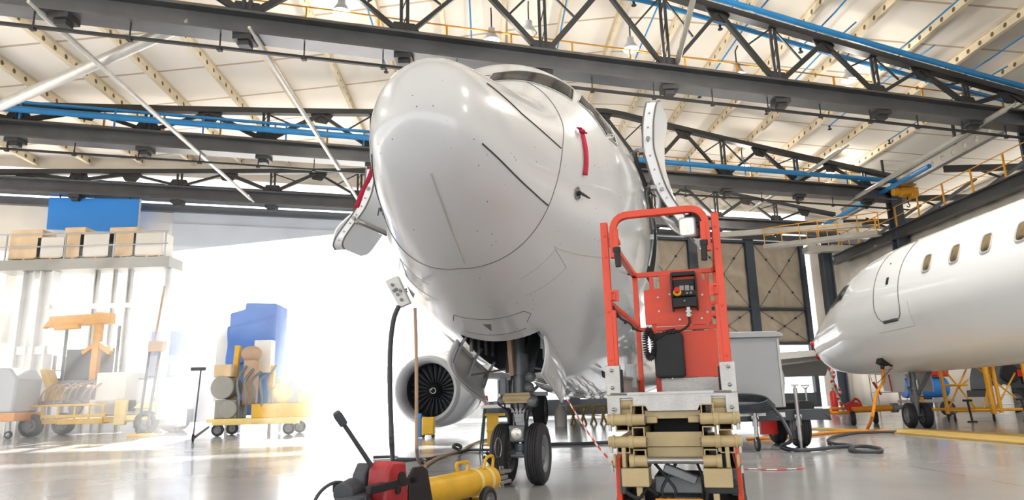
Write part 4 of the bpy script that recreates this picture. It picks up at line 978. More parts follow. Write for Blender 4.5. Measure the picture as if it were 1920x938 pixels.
line2('door_outline', [(5.36, 103), (5.22, 98), (5.14, 90), (5.12, 60), (5.12, 42), (5.17, 30), (5.32, 25), (5.9, 25), (6.05, 30), (6.10, 42), (6.10, 60), (6.12, 92), (6.08, 99), (5.98, 103), (5.36, 103)], .012, 'seal')
b = MB(); b.grid(lambda u, v: E_(hull2(5.42+.52*u, R(102+2.8*v), .02)), 6, 2); b.build('door_sill', 'base', EJ, solid=.03)
b = MB(); b.grid(lambda u, v: E_(hull2(5.62+.09*u, R(66+6*v), .008)), 2, 2); b.build('door_handle', 'dark', EJ, solid=.01)
b = MB(); b.ball(E_(hull2(5.58, R(52), .004)), .022, n=10, m=8); b.build('door_peephole', 'seal', EJ)
line2('panel_seam', [(5.05, 112), (6.4, 112)], .005, 'pale_line'); line2('panel_seam', [(6.42, 90), (6.42, 112)], .004, 'pale_line')
for i in range(11):
    x = 7.06+.862*i; b = MB(); f = lambda u, v, x=x: E_(hull2(x+u*.12, R(64.5+v*6.2), .004))
    P = [(math.copysign(abs(math.cos(a))**.55, math.cos(a)), math.copysign(abs(math.sin(a))**.55, math.sin(a))) for a in [2*PI*k/32 for k in range(32)]]
    b.add([f(0, 0)] + [f(u, v) for u, v in P], [(0, 1+k, 1+(k+1) % 32) for k in range(32)]); w = b.build('cabin_window', 'glass_brown', EJ, solid=.006)
    b = MB(); b.tube([f(u*1.15, v*1.15) for u, v in P], .02, 8, closed=True); b.build('window_surround', 'grey_paint', w)
def win2(c, m='glass_dark'):
    q = [Vector((x, R(t), 0)) for x, t in c]
    def f(u, v): p = q[0].lerp(q[1], u).lerp(q[3].lerp(q[2], u), v); return E_(hull2(p.x, p.y, .006))
    b = MB(); b.grid(f, 12, 8); w = b.build('cockpit_window', m, EJ, solid=.008)
    P = [f(k/10, 0) for k in range(10)] + [f(1, k/10) for k in range(10)] + [f(1-k/10, 1) for k in range(10)] + [f(0, 1-k/10) for k in range(10)]
    b = MB(); b.tube(P, .014, 6, closed=True); b.build('window_frame', 'seal', w)
for s in (1, -1): win2([(1.25, s*3), (1.55, s*46), (2.1, s*36), (1.85, s*3)]); win2([(2.45, s*62), (3.36, s*66), (3.56, s*52), (3.0, s*44)])
# nose gear of the small airliner
for s in (-1, 1): wheel(EJ, (.02, s*.20, .30), (0.22, 1, 0), .30, .19)
b = MB(); b.cyl((0, 0, .30), (.02, 0, 1.4), .075, n=20); b.cyl((-.02, 0, .62), (0, 0, .8), .10, n=20); b.cyl((-.05, -.22, .30), (.05, .22, .30), .045, n=14); b.beam((-.06, .06, .62), (-.40, .06, .42), .06, .08); b.beam((-.40, .06, .42), (-.06, .06, .28), .05, .07); b.beam((.02, .05, .75), (.55, .12, 1.35), .07, .07); g = b.build('nose_gear_strut', 'gear', EJ, bevel=.005)
b = MB(); b.cyl((.0, .1, .9), (.0, .1, 1.15), .06, n=14); b.cyl((-.1, -.05, .95), (.1, -.05, .95), .05, n=14); b.tube(spline([(0, .1, 1.2), (-.12, .12, .95), (-.05, .1, .7), (-.1, .1, .45)], 5), .012, 6); b.ball((.05, .15, .78), .05, n=12, m=8); b.build('hydraulic_valve', 'steel', g)
for s, x in ((-1, 0), (1, 0)):
    b = MB(); b.prism([(-.75, s*.32, 1.32), (.25, s*.32, 1.34), (.22, s*.36, .86), (-.62, s*.36, .90)], (0, s*.02, 0)); b.build('gear_door', 'grey_paint', EJ)
b = MB(); b.beam((-.30, -.40, 1.3), (-.22, -.42, .88), .03, .02); b.build('red_strap', 'red', EJ)
# external power plug with its hose, nose covers
pl = thing('power_plug', 'black power plug pushed into the small airliner belly, orange hose below it', 'plug', EM @ E_(hull2(4.27, R(143))))
c = EM @ E_(hull2(4.27, R(143), .0)); b = MB(); b.box(c+Vector((-.02, 0, -.02)), (.20, .26, .15), Matrix.Rotation(R(24), 3, 'Y')); b.box(c+Vector((.10, -.04, -.06)), (.20, .12, .06), Matrix.Rotation(R(35), 3, 'Y')); b.cyl(c+Vector((-.05, -.05, -.08)), c+Vector((-.08, -.06, -.2)), .05, .04, n=14); b.build('plug_body', 'dark', pl, bevel=.015)
b = MB(); b.tube([c+Vector((.16, -.05, -.08)), c+Vector((.17, -.05, -.2)), c+Vector((-.02, -.05, -.2))], .012, 6); b.build('pull_loop', 'orange_hose', pl)
for lab, pts, tp in (('red probe cover strap on the small airliner nose tip', [(.45, 92), (.28, 105), (.22, 120), (.3, 130)], (.42, 88)),):
    r = thing('probe_cover_strap', lab, 'ribbon', EM @ E_(hull2(.4, R(95)))); P = [EM @ E_(hull2(x, R(t), .02)) for x, t in pts]
    b = MB(); b.tube(spline(P, 5), .02, 6); b.build('strap', 'red', r); b = MB(); b.ball(EM @ E_(hull2(*[tp[0], R(tp[1])], .02)), .085, (1, 1, .9), 10, 8); b.ball(P[-1], .08, (1, 1, 1.3), 10, 8); b.build('cover_pad', 'red', r)
r = thing('streamer', 'thin red streamer hanging below the small airliner nose in front of the white curtain', 'ribbon', EM @ E_((2.3, 0, -1.0)))
p = EM @ E_(hull2(2.3, R(178), .0)); b = MB(); b.tube(spline([p, p+Vector((.05, 0, -.25))], 3), .008, 5); b.prism([p+Vector((.03, 0, -.22)), p+Vector((.10, 0, -.2)), p+Vector((.24, -.05, -.55)), p+Vector((.18, -.05, -.57))], (0, .006, 0)); b.build('streamer_tail', 'red', r)

# ------------------------------------------------------------------ generator cart behind the lift
GC = Vector((4.2, 12.35, 0))
g = thing('generator_cart', 'light grey ground power cart on wheels behind the orange lift', 'cart', GC)
a0 = at(1360, 640, 12.3)
b = MB(); b.lohi((3.15, 12.0, .70), (4.62, 13.9, 1.90)); b.build('cabinet', 'greybox', g, bevel=.015)
b = MB(); b.prism([(3.1, 11.93, 1.90), (3.1, 11.93, 1.94), (3.35, 11.93, 2.0), (4.55, 11.93, 2.0), (4.67, 11.93, 1.95), (4.67, 11.93, 1.90)], (0, 2.0, 0)); b.build('lid', 'greybox', g, bevel=.01)
b = MB()
for x in (3.5, 4.585): b.lohi((x-.02, 11.985, .72), (x+.02, 12.0, 1.88))
b.lohi((4.62, 12.1, .8), (4.635, 12.12, 1.85)); b.build('door_seam', 'grey_paint', g)
b = MB(); b.lohi((3.1, 12.0, .48), (5.35, 12.16, .66)); b.lohi((3.1, 13.7, .48), (5.35, 13.86, .66)); b.lohi((5.2, 12.0, .48), (5.35, 13.86, .62)); b.build('trailer_frame', 'base', g, bevel=.01)
for y in (12.55, 13.6): wheel(g, (5.02, y, .36), (.99, -.10, 0), .36, .25)
b = MB(); b.prism([(4.86, 12.2, .56), (4.86, 12.2, .76), (4.95, 12.2, .80), (5.12, 12.2, .80), (5.18, 12.2, .76), (5.18, 12.2, .56)], (0, 1.75, 0)); b.build('mudguard', 'dark', g, bevel=.01)
for x, y, h in ((4.03, 11.9, .70), (4.78, 11.95, 1.02)):
    b = MB(); b.cyl((x, y, .16), (x, y, h), .034, n=14); b.cyl((x, y, .4), (x, y, .55), .048, n=14); b.box((x, y+.06, .55), (.12, .14, .06)); b.cyl((x, y, h), (x, y, h+.05), .02); b.tube([(x-.06, y, h+.05), (x+.06, y, h+.05)], .012, 6); j = b.build('jack_leg', 'steel', g)
    if x < 4.5: wheel(g, (x, y, .12), (1, 0, 0), .12, .05, 'castor')
    else: b = MB(); b.cyl((x, y, 0), (x, y, .03), .09, n=18); b.cyl((x, y, .03), (x, y, .2), .025); b.build('foot', 'steel', g)
b = MB(); b.tube([(5.0, 12.05, .8), (5.0, 12.05, 1.0), (4.93, 12.05, 1.06), (5.07, 12.05, 1.06), (5.0, 12.05, 1.0)], .016, 6); b.build('brake_handle', 'steel', g)
b = MB(); b.lohi((3.25, 11.98, .57), (4.25, 12.0, .62)); b.lohi((4.45, 11.985, .54), (4.58, 12.0, .62)); b.build('side_marking', 'white', g)
b = MB(); b.lohi((5.25, 13.3, .40), (5.42, 13.8, .56)); b.lohi((4.5, 13.0, .2), (4.8, 13.1, .5)); b.build('rear_light', 'red', g)
# cables
def cable(label, pts, r, m, cat='cable', per=8, name='power_cable', group=None):
    b = MB(); b.tube(spline(pts, per), r, 8); return tag(b.build(name, m), label, cat, group)
def fl_(px, py, z=.03): p = onz(px, py, z); return p
b = MB()
for k in range(5):
    c = Vector((3.75, 11.86-.03*k, .74+.028*k)); b.tube([c+Vector((.62*math.cos(a)*(1-.06*k), .05*math.sin(a*2), .09*math.sin(a))) for a in [2*PI*i/36 for i in range(36)]], .017, 8, closed=True)
b.lohi((3.3, 11.85, .62), (4.2, 12.0, .655))
tag(b.build('cable_coil', 'grey_hose'), 'thick black cable coiled on the frame of the grey ground power cart', 'cable')
cable('thick black cable running from the grey cart in loops across the floor at right', [(4.33, 11.85, .70), (4.42, 11.7, .5), (4.45, 11.5, .2)] + [fl_(x, y, .035) for x, y in ((1465, 836), (1490, 844), (1530, 843), (1575, 838), (1620, 837), (1650, 842), (1648, 847), (1610, 847), (1594, 843), (1600, 838), (1590, 835), (1562, 832), (1553, 825), (1570, 818), (1610, 812), (1680, 810))], .03, 'grey_hose')
cable('orange cable lying along the floor from the grey cart to the small airliner plug', [fl_(x, y) for x, y in ((1400, 823), (1450, 821), (1500, 818), (1550, 812), (1600, 809), (1670, 808))], .03, 'orange_hose')
pA = c0 = EM @ E_(hull2(4.27, R(143))) + Vector((-.08, -.06, -.2))
cable('orange hose hanging from the plug under the small airliner down to the floor', [pA, pA+Vector((-.06, -.1, -.25))] + [at(1643, 740, pA.y-.5), at(1636, 780, pA.y-1.5), fl_(1627, 803, .04), fl_(1624, 808, .03)], .035, 'orange_hose', per=10)
cable('thin black wire hanging beside the orange hose under the small airliner', [pA+Vector((.22, 0, .02)), at(1652, 712, pA.y-.3), at(1644, 719, pA.y-.45)], .008, 'dark')
cable('black cable across the floor behind the nose wheels towards the lift', [fl_(x, y) for x, y in ((930, 846), (985, 838), (1040, 833), (1090, 832), (1150, 829))], .03, 'grey_hose')
cable('black cable on the floor left of the nose wheels with a small loop standing up', [fl_(x, y) for x, y in ((700, 858), (740, 857), (750, 861), (800, 861), (830, 855), (850, 848), (862, 846))] + [fl_(858, 843, .12), fl_(850, 838, .22), fl_(855, 834, .26), fl_(864, 838, .2), fl_(862, 846, .05)] + [fl_(x, y) for x, y in ((880, 844), (905, 844), (930, 844))], .026, 'grey_hose')
cable('second black cable on the floor lying below the first one left of the nose wheels', [fl_(x, y) for x, y in ((735, 864), (780, 862), (795, 862), (798, 866), (790, 867))], .026, 'grey_hose')
cable('grey hose on the floor curving from the yellow stand to the tan hose', [fl_(x, y) for x, y in ((797, 874), (815, 862), (840, 852), (865, 846), (880, 836), (895, 829), (916, 824))], .028, 'tan_hose')
# service box under the airliner belly with two hanging hoses
tp = at(742, 546, 7.1)
pb = thing('connector_panel', 'pale grey service panel hanging open on the airliner flank above the dark hose', 'panel', tp)
b = MB(); q = [at(721, 527, 7.15), at(744, 517, 7.15), at(768, 568, 7.15), at(748, 577, 7.15)]; b.prism(q, (.02, .06, 0)); b.build('panel_plate', 'white', pb, bevel=.006)
b = MB()
for px, py in ((735, 534), (742, 542), (745, 552), (752, 562), (750, 545), (738, 545)): c = at(px, py, 7.12); b.cyl(c, c+Vector((0, .03, 0)), .016, n=10)
b.build('socket', 'gear', pb)
b = MB(); q = [at(752, 512, 7.3), at(772, 556, 7.3), at(776, 560, 7.5), at(758, 510, 7.5)]; b.prism(q, (.02, .02, .01)); b.build('hinge_strip', 'grey_paint', pb)
b = MB(); b.tube(spline([at(748, 574, 7.12), at(738, 600, 7.1), at(732, 650, 7.1), at(731, 720, 7.1), at(733, 790, 7.1), at(735, 840, 7.1), onz(738, 876, .03), onz(745, 905, .03)], 8), .026, 10)
tag(b.build('dark_hose', 'grey_hose'), 'dark hose hanging from the service panel in front of the left engine', 'hose')
b = MB(); b.tube(spline([at(778, 578, 7.3), at(780, 640, 7.3), at(781, 720, 7.3), at(781, 800, 7.3), at(782, 850, 7.3), onz(786, 868, .03), onz(797, 867, .03)], 8), .019, 10)
tag(b.build('tan_hose', 'tan_hose'), 'tan hose hanging straight down in front of the left engine inlet', 'hose')

# ------------------------------------------------------------------ tow bar with hand pump in the foreground
TB0 = Vector((-.25, 6.5, .27)); TB1 = Vector((-.84, 5.45, .27)); ud = (TB1-TB0).normalized(); sd = Vector((-ud.y, ud.x, 0)); Z_ = Vector((0, 0, 1))
tb = thing('tow_bar', 'yellow tow bar with red hand pump lying before the nose wheels', 'tow bar', (TB1.x, TB1.y, 0))
b = MB(); b.cyl(TB0, TB1+ud*.3, .112, n=36); b.build('tube', 'yellow', tb, bevel=.006)
b = MB()
for t in (.12, .30): b.lathe([(-.022, .113), (-.022, .118), (.022, .118), (.022, .113)], TB0+ud*t, ud, 36)
b.build('band', 'paleyellow', tb)
b = MB(); n = 8
b.add([TB0+ud*(.62+.34*i)+(-sd*math.cos(a)+Z_*math.sin(a))*.1145 for i in (0, 1) for a in [R(-30+80*k/n) for k in range(n+1)]], [(k, k+1, n+2+k, n+1+k) for k in range(n)]); b.build('sticker', 'offwhite', tb)
b = MB(); b.tube(bent([TB0+ud*.18+Z_*.10+sd*.04, TB0+ud*.10+Z_*.20+sd*.02, TB0+ud*-.06+Z_*.20, TB0+ud*-.04+Z_*.08], .05), .014, 8); b.tube(bent([TB0+ud*.52+Z_*.10, TB0+ud*.56+Z_*.185, TB0+ud*.36+Z_*.185, TB0+ud*.38+Z_*.10], .05), .014, 8); b.build('carry_handle', 'yellow', tb)
b = MB(); b.cyl(TB0, TB0-ud*.05, .075, n=20); b.beam(TB0-ud*.03, TB0-ud*.22, .12, .035); b.beam(TB0-ud*.08+Z_*.045, TB0-ud*.28+Z_*.045, .12, .03); b.beam(TB0-ud*.08-Z_*.045, TB0-ud*.28-Z_*.045, .12, .03); b.cyl(TB0-ud*.2-Z_*.1, TB0-ud*.2+Z_*.09, .02, n=10); cp = b.build('coupling', 'steel', tb, bevel=.004)
b = MB(); b.beam(TB0-ud*.14+Z_*.06, TB0-ud*.05+Z_*.19+sd*-.10, .03, .03); b.tube([TB0-ud*.13+Z_*.05, TB0-ud*.02+Z_*.23-sd*.05], .015, 8); b.build('release_lever', 'dark', cp)
b = MB(); c = TB0-ud*.15+Z_*.20; b.tube([c+Vector((.0, 0, 0))+(ud*math.cos(a)*-.06+Z_*(math.sin(a)*.09+.06)) for a in [R(-70+20*k) for k in range(17)]], .004, 5); b.build('lock_wire', 'steel', cp)
b = MB(); b.beam(TB0+ud*.12-Z_*.10, TB0+ud*.12-Z_*.19, .05, .05); b.cyl(TB0+ud*.12-Z_*.16-sd*.13, TB0+ud*.12-Z_*.16+sd*.13, .02); b.build('wheel_bracket', 'yellow', tb)
for e in (-.13, .13): wheel(tb, TB0+ud*.26-Z_*.15+sd*e, sd, .12, .06, 'small_tyre')
# black pump frame
o = TB1
b = MB()
for e in (-.155, .155):
    p = o+sd*e; b.prism([p+ud*x+Z_*z for x, z in ((-.15, -.25), (-.02, .20), (.04, .235), (.15, .235), (.20, .18), (.21, -.25))], sd*.02)
b.beam(o+ud*-.0+Z_*-.22+sd*-.15, o+Z_*-.22+sd*.17, .25, .10, ud); b.build('yoke_plate', 'dark', tb, bevel=.006)
b = MB(); b.beam(o+ud*.10+Z_*.15+sd*-.15, o+ud*.62+Z_*.13+sd*-.15, .05, .055); b.beam(o+ud*.10+Z_*.15+sd*.15, o+ud*.62+Z_*.13+sd*.15, .05, .055); b.beam(o+ud*.06-Z_*.14+sd*-.15, o+ud*.70-Z_*.14+sd*-.15, .05, .12); b.beam(o+ud*.06-Z_*.14+sd*.15, o+ud*.70-Z_*.14+sd*.15, .05, .12); b.beam(o+ud*.66-Z_*.12-sd*.19, o+ud*.66-Z_*.12+sd*.19, .1, .14); b.build('pump_frame', 'dark', tb, bevel=.005)
b = MB(); b.ball(o+ud*.05+Z_*.02-sd*.175, .028, n=10, m=8); b.cyl(o+ud*.05+Z_*.02-sd*.16, o+ud*.05+Z_*.02-sd*.2, .018, n=6); b.build('frame_bolt', 'steel', tb)
pc = o+ud*.33
b = MB(); b.prism([pc+ud*x+Z_*z-sd*.16 for x, z in ((-.10, .28), (.06, .30), (.11, .24), (.14, .02), (.12, -.16), (.04, -.20), (-.10, -.16), (-.13, .05))], sd*.18); b.v = [tuple(Vector(v)+sd*.15) for v in b.v]; rd = b.build('pump_body', 'worn_red', tb, bevel=.02)
b = MB(); b.prism([pc+ud*x+Z_*z-sd*.17 for x, z in ((-.15, .26), (.05, .28), (.10, .20), (.12, -.12), (-.15, -.12))], sd*.12); b.cyl(pc+ud*.16+Z_*.12-sd*.1, pc+ud*.32+Z_*.10-sd*.05, .075, n=20); b.box(pc+ud*.22-Z_*.02, (.16, .18, .22)); b.prism([pc+ud*.15-Z_*.16-sd*.1, pc+ud*.30-Z_*.16-sd*.1, pc+ud*.34+Z_*.08-sd*.1, pc+ud*.20+Z_*.08-sd*.1], sd*.2); b.build('reservoir', 'base', tb, bevel=.012)
b = MB(); b.cyl(pc+Z_*.10+sd*.165, pc+Z_*.10+sd*.18, .03, n=14); b.cyl(pc+ud*.06-Z_*.08+sd*.165, pc+ud*.06-Z_*.08+sd*.18, .022, n=14); b.cyl(pc-ud*.04+Z_*.18+sd*.165, pc-ud*.04+Z_*.18+sd*.18, .04, n=14); b.build('pump_fitting', 'dark', rd)
b = MB(); h0 = pc+ud*.06+Z_*.24; h1 = at(630, 774, h0.y-.25); b.tube([h0, h0.lerp(h1, .12), h0.lerp(h1, .78), h0.lerp(h1, .80), h1.lerp(h0, .06), h1], [.024, .017, .016, .03, .032, .026], 14); b.build('pump_lever', 'grey_hose', tb)
b = MB(); b.tube(spline([pc+ud*.10+Z_*.12-sd*.12, pc+ud*.3+Z_*.17-sd*.15, pc+ud*.46+Z_*.08-sd*.16, pc+ud*.46-Z_*.12-sd*.16, pc+ud*.30-Z_*.22-sd*.16, pc+ud*.06-Z_*.20-sd*.17], 8), .012, 8); b.build('pump_hose', 'grey_hose', tb)
for e in (-.22, .22): wheel(tb, o+ud*.45+sd*e-Z_*.13, sd, .14, .06, 'small_tyre')

# ------------------------------------------------------------------ barrier tapes
def tape(label, pts, w, seg, flat=False):
    P = spline(pts, 8); L = [0]
    for a, c in zip(P, P[1:]): L.append(L[-1]+(c-a).length)
    n = max(4, int(L[-1]/seg)); b = MB()
    def ptat(s):
        i = max(k for k in range(len(L)) if L[k] <= s+1e-9); i = min(i, len(P)-2); return P[i].lerp(P[i+1], (s-L[i])/max(L[i+1]-L[i], 1e-9))
    for k in range(n):
        b.m = k % 2; a = ptat(L[-1]*k/n); c = ptat(L[-1]*(k+1)/n-1e-6); b.beam(a, c, .006 if not flat else w, w if not flat else .006)
    tag(b.build('barrier_tape', ['tape_red', 'tape_white']), label, 'tape')
tape('red and white tape stretched slanting from the belly down to the floor by the lift', [at(1057, 738, 11.5), at(1095, 800, 10.6), at(1128, 846, 9.9), onz(1162, 880, .03)], .035, .12)
tape('red and white tape lying on the floor right of the lift wheels', [onz(x, y, .012) for x, y in ((1385, 880), (1415, 879), (1440, 881), (1475, 880), (1508, 878))], .05, .12, True)

# ------------------------------------------------------------------ things under and behind the small airliner
t = thing('ground_tow_bar', 'orange tow bar on two small wheels before the small airliner nose wheels', 'tow bar', onz(1600, 797))
y = onz(1600, 797).y
def g2(px, z, dy=0): return Vector((ray(px, 780).x/ray(px, 780).y*(y+dy), y+dy, z))
b = MB(); b.tube([g2(1558, .33, .1), g2(1595, .33, .1)], .045, 10); b.tube([g2(1558, .44, .35), g2(1595, .44, .35)], .04, 10); b.tube([g2(1560, .33, .1), g2(1557, .38, .2), g2(1560, .44, .35)], .04, 8); b.cyl(g2(1598, .40), g2(1674, .43), .085, n=20); b.build('bar', 'orange_hose', t)
b = MB(); b.cyl(g2(1674, .43), g2(1684, .43), .13, n=18); b.cyl(g2(1684, .43), g2(1700, .43), .05, n=12); b.build('head', 'gear', t)
b = MB(); b.prism([g2(1590, .55), g2(1600, .62), g2(1612, .60), g2(1618, .46), g2(1596, .36)], (0, .2, 0)); b.tube(spline([g2(1600, .6), g2(1608, .7), g2(1615, .62), g2(1618, .48)], 4), .03, 6); b.build('axle_frame', 'red', t)
for px, dy in ((1599, -.25), (1641, .35)): wheel(t, g2(px, .19, dy), (.9, -.35, 0), .19, .13, 'small_tyre', 'greybox')
b = MB(); b.tube([g2(1693, .43), g2(1692, 1.05, .3)], .025, 8); b.tube([g2(1663, 1.0, .3), g2(1693, 1.02, .3)], .02, 6); b.build('pull_rod', 'tan_hose', t)
# plank strip
b = MB(); p = [onz(1662, 812), onz(1700, 806), onz(1935, 818), onz(1935, 836)]; b.prism([v for v in p], (0, 0, .035)); tag(b.build('floor_plank', 'plank', bevel=.005), 'long ochre board lying on the floor in front of the small airliner', 'board')
b = MB(); p = [onz(1515, 806), onz(1530, 804), onz(1668, 809), onz(1668, 812)]; b.prism(p, (0, 0, .03)); tag(b.build('floor_plank', 'plank', bevel=.005), 'narrow ochre board on the floor beside the orange cable', 'board')
# yellow access dock
d = thing('access_dock', 'yellow tube scaffold dock on castors behind the small airliner nose wheels', 'scaffold', onz(1850, 795))
yd = 19.6; zt = 1.72
def dk(px, z, dy=0): v = ray(px, 740); return Vector((v.x/v.y*yd + (dy*.05), yd+dy, z))
posts = [(1772, 0), (1832, -.6), (1872, 0), (1916, -.3), (1785, 1.6), (1925, 1.5)]
for px, dy in posts: b = MB(); b.tube([dk(px, .22, dy), dk(px-3, zt if dy > -.5 else zt-.02, dy)], .05 if px != 1832 else .07, 10); b.build('upright', 'scaf', d)
b = MB()
for z in (.30, 1.66): b.tube([dk(1770, z), dk(1935, z)], .04, 8); b.tube([dk(1785, z, 1.6), dk(1935, z, 1.6)], .04, 8)
b.tube([dk(1772, 1.5), dk(1800, 1.52), dk(1832, 1.66, -.5)], .03, 8); b.tube([dk(1772, 1.0), dk(1816, 1.0)], .03, 8); b.build('ledger', 'scaf', d)
for (a, za), (c, zc) in (((1774, 1.6), (1830, .35)), ((1826, 1.5), (1778, .35)), ((1834, 1.6), (1916, .5)), ((1868, .35), (1915, 1.3)), ((1874, 1.6), (1845, .35)), ((1800, .9), (1824, 1.15))): b = MB(); b.tube([dk(a, za, .1), dk(c, zc, .1)], .024, 8); b.build('diagonal_brace', 'scaf', d)
for px, dy in ((1780, -.1), (1806, .9), (1848, -.2), (1771, 1.0)):
    wheel(d, dk(px, .13, dy), (.8, -.5, 0), .13, .06, 'castor', 'greybox'); b = MB(); b.box(dk(px, .27, dy), (.1, .1, .06)); b.build('castor_fork', 'gear', d)
for px, px2, dy in ((1800, 1803, -.3), (1890, 1897, -.5)): b = MB(); b.tube([dk(px, .58, dy), dk(px2, .03, dy)], .028, 8); b.cyl(dk(px2, .0, dy), dk(px2, .03, dy), .12, n=16); b.cyl(dk(px, .58, dy)-Vector((.12, 0, 0)), dk(px, .58, dy)+Vector((.12, 0, 0)), .03); b.build('screw_jack', 'dark', d)
b = MB(); b.lohi(dk(1770, zt-.02, -.3), dk(1935, zt+.03, 1.6)); b.build('deck_boards', 'scaf', d)
# equipment in front of the curtain
def crate_cart(name, label, cat, px0, px1, Y, z0, z1, m, extra=None):
    v0, v1 = ray(px0, 740), ray(px1, 740); x0, x1 = v0.x/v0.y*Y, v1.x/v1.y*Y; r = thing(name, label, cat, ((x0+x1)/2, Y, 0))
    return r, x0, x1
r, x0, x1 = crate_cart('air_compressor', 'red and blue wheeled compressor behind the small airliner nose gear', 'compressor', 1690, 1778, 24.0, 0, 1.9, 'red'); w = x1-x0
b = MB(); b.cyl((x0+.1, 24, .95), (x1-.1, 24, .95), .34, n=24); b.build('tank', 'blue_bin', r, bevel=.03)
b = MB(); b.lohi((x0+.5, 23.7, 1.35), (x0+1.15, 24.3, 1.95)); b.lohi((x1-.5, 23.7, 1.3), (x1-.05, 24.3, 2.5)); b.cyl((x0+.6, 23.65, 1.65), (x0+.6, 24.4, 1.65), .32, n=20); b.build('engine_block', 'red', r, bevel=.03)
b = MB(); b.lohi((x0+.9, 23.7, 1.9), (x1-.5, 24.3, 2.05)); b.lohi((x0, 23.7, .45), (x1, 24.3, .55)); b.lohi((x0+.1, 23.8, 1.3), (x0+.45, 24.2, 1.7)); b.build('frame', 'greybox', r, bevel=.01)
for px in (x0+.3, x1-.3): wheel(r, (px, 23.65, .25), (0, 1, 0), .25, .12, 'small_tyre')
r, x0, x1 = crate_cart('tow_tractor', 'black and red tractor with curved dark hood at the right edge', 'tractor', 1862, 1945, 25.5, 0, 2, 'dark'); w = x1-x0
b = MB(); b.prism([(x0+w*u, 25.2, z) for u, z in ((.02, .8), (.04, 1.25), (.14, 1.7), (.3, 1.92), (.6, 1.95), (.9, 1.8), (1, 1.4), (1, .8))], (0, 1.6, 0)); b.build('hood', 'base', r, bevel=.05)
b = MB(); b.cyl((x0+.3*w, 25.19, 1.38), (x0+.3*w, 25.1, 1.38), .33, n=24); b.lohi((x0+.55*w, 25.1, 1.0), (x0+.95*w, 25.2, 1.55)); b.lohi((x0-.05, 25.0, .55), (x1, 26.9, .8)); b.build('grille', 'dark', r, bevel=.02)
b = MB(); b.lohi((x0+.45*w, 25.08, 1.25), (x0+.7*w, 25.12, 1.5)); b.lohi((x0-.1, 25.05, .3), (x0+.05, 25.3, .9)); b.build('tail_light', 'red', r)
for u in (.25, .85): wheel(r, (x0+u*w, 25.05, .42), (0, 1, 0), .42, .25)
r = thing('white_drum', 'white dented drum beside the black and red tractor', 'drum', (ray(1880, 740).x/ray(1880, 740).y*24.5, 24.5, 0)); c = Vector(r.location)
b = MB(); b.lathe([(0, 0), (0, .27), (.3, .28), (.32, .30), (.34, .28), (.64, .28), (.66, .30), (.68, .28), (.95, .27), (.95, 0)], c, (0, 0, 1), 24); b.build('body', 'white', r)
b = MB(); b.cyl(c+Vector((.1, 0, .95)), c+Vector((.1, 0, 1.0)), .05, n=12); b.build('cap', 'greybox', r)
r = thing('warning_post', 'leaning post wrapped with red and white chain near the dark door base', 'post', onz(1583, 778)); c = Vector(r.location)
b = MB(); b.tube([c+Vector((0, 0, .05)), c+Vector((-.35, .3, 2.3))], .05, 10); b.cyl(c, c+Vector((0, 0, .08)), .28, n=24); b.build('stand', 'greybox', r)
b = MB()
for k in range(26):
    b.m = k % 2; q = c+Vector((-.35*k/26+.10*math.sin(k*.8), .3*k/26-.08, 2.2*k/26+.08)); b.ball(q, .06, (1, .6, 1.2), 8, 6)
b.build('chain', ['tape_red', 'tape_white'], r)
for px, lab in ((1566, 'red gas bottle standing at the foot of the back right column'),):
    c = onz(px, 772); r = thing('gas_bottle', lab, 'bottle', c); b = MB(); b.lathe([(0, 0), (0, .16), (.78, .16), (.88, .10), (.92, .05), (.92, 0)], c, (0, 0, 1), 18); b.build('cylinder', 'red', r); b = MB(); b.cyl(c+Vector((0, 0, .92)), c+Vector((0, 0, 1.03)), .04); b.tube([c+Vector((-.07, 0, 1.02)), c+Vector((.07, 0, 1.02))], .02); b.build('valve', 'steel', r)
# parts rack by the curtain
r = thing('pipe_rack', 'white tube rack of small parts left of the small airliner nose gear', 'rack', onz(1678, 776)); c = Vector(r.location)
b = MB()
for x in (-.55, .55):
    for yy in (0, .5): b.tube([c+Vector((x, yy, 0)), c+Vector((x, yy, 1.6))], .025, 8)
b.build('frame', 'white', r)
for z in (.25, .8, 1.5): b = MB(); b.box(c+Vector((0, .25, z)), (1.2, .55, .03)); b.build('shelf', 'offwhite', r)

# ------------------------------------------------------------------ behind the nose wheels
s = thing('work_stand', 'small yellow work stand with green legs and white top behind the nose wheel', 'stand', onz(925, 855)); c = onz(925, 856); c = Vector((-.40, c.y+.6, 0)); s.location = c; INV[s.name] = Matrix.Translation(c).inverted()
Yc = c.y
def sk(px, z, dy=0): v = ray(px, 820); return Vector((v.x/v.y*Yc, Yc+dy, z))
b = MB(); b.lohi(sk(902, .80), sk(960, .86, .5)); b.build('top', 'white', s, bevel=.01)
for px0, px1, dy in ((909, 899, 0), (952, 958, 0), (909, 901, .5), (952, 957, .5)): b = MB(); b.tube([sk(px0, .80, dy), sk(px1, .0, dy)], .017, 8); b.build('leg', 'green', s)
b = MB(); b.lohi(sk(913, .12, .1), sk(935, .70, .14)); b.lohi(sk(908, .66, .1), sk(948, .70, .4)); b.lohi(sk(906, .13, .05), sk(950, .16, .4)); b.lohi(sk(912, .38, .05), sk(935, .41, .2)); b.build('side_panel', 'yellow', s)
b = MB(); b.cyl(sk(912, .86, .2), sk(912, .98, .2), .04, n=14); b.ball(sk(912, 1.0, .2), .035, n=10, m=8)
tag(b.build('spray_can', 'red'), 'small red spray can standing on the white top of the yellow work stand', 'can')
b = MB(); q = sk(938, .86, .3); b.lathe([(0, 0), (0, .05), (.10, .05), (.14, .02), (.2, .02), (.2, 0)], q, (0, 0, 1), 14); tag(b.build('white_bottle', 'white'), 'white bottle on the yellow work stand', 'bottle')
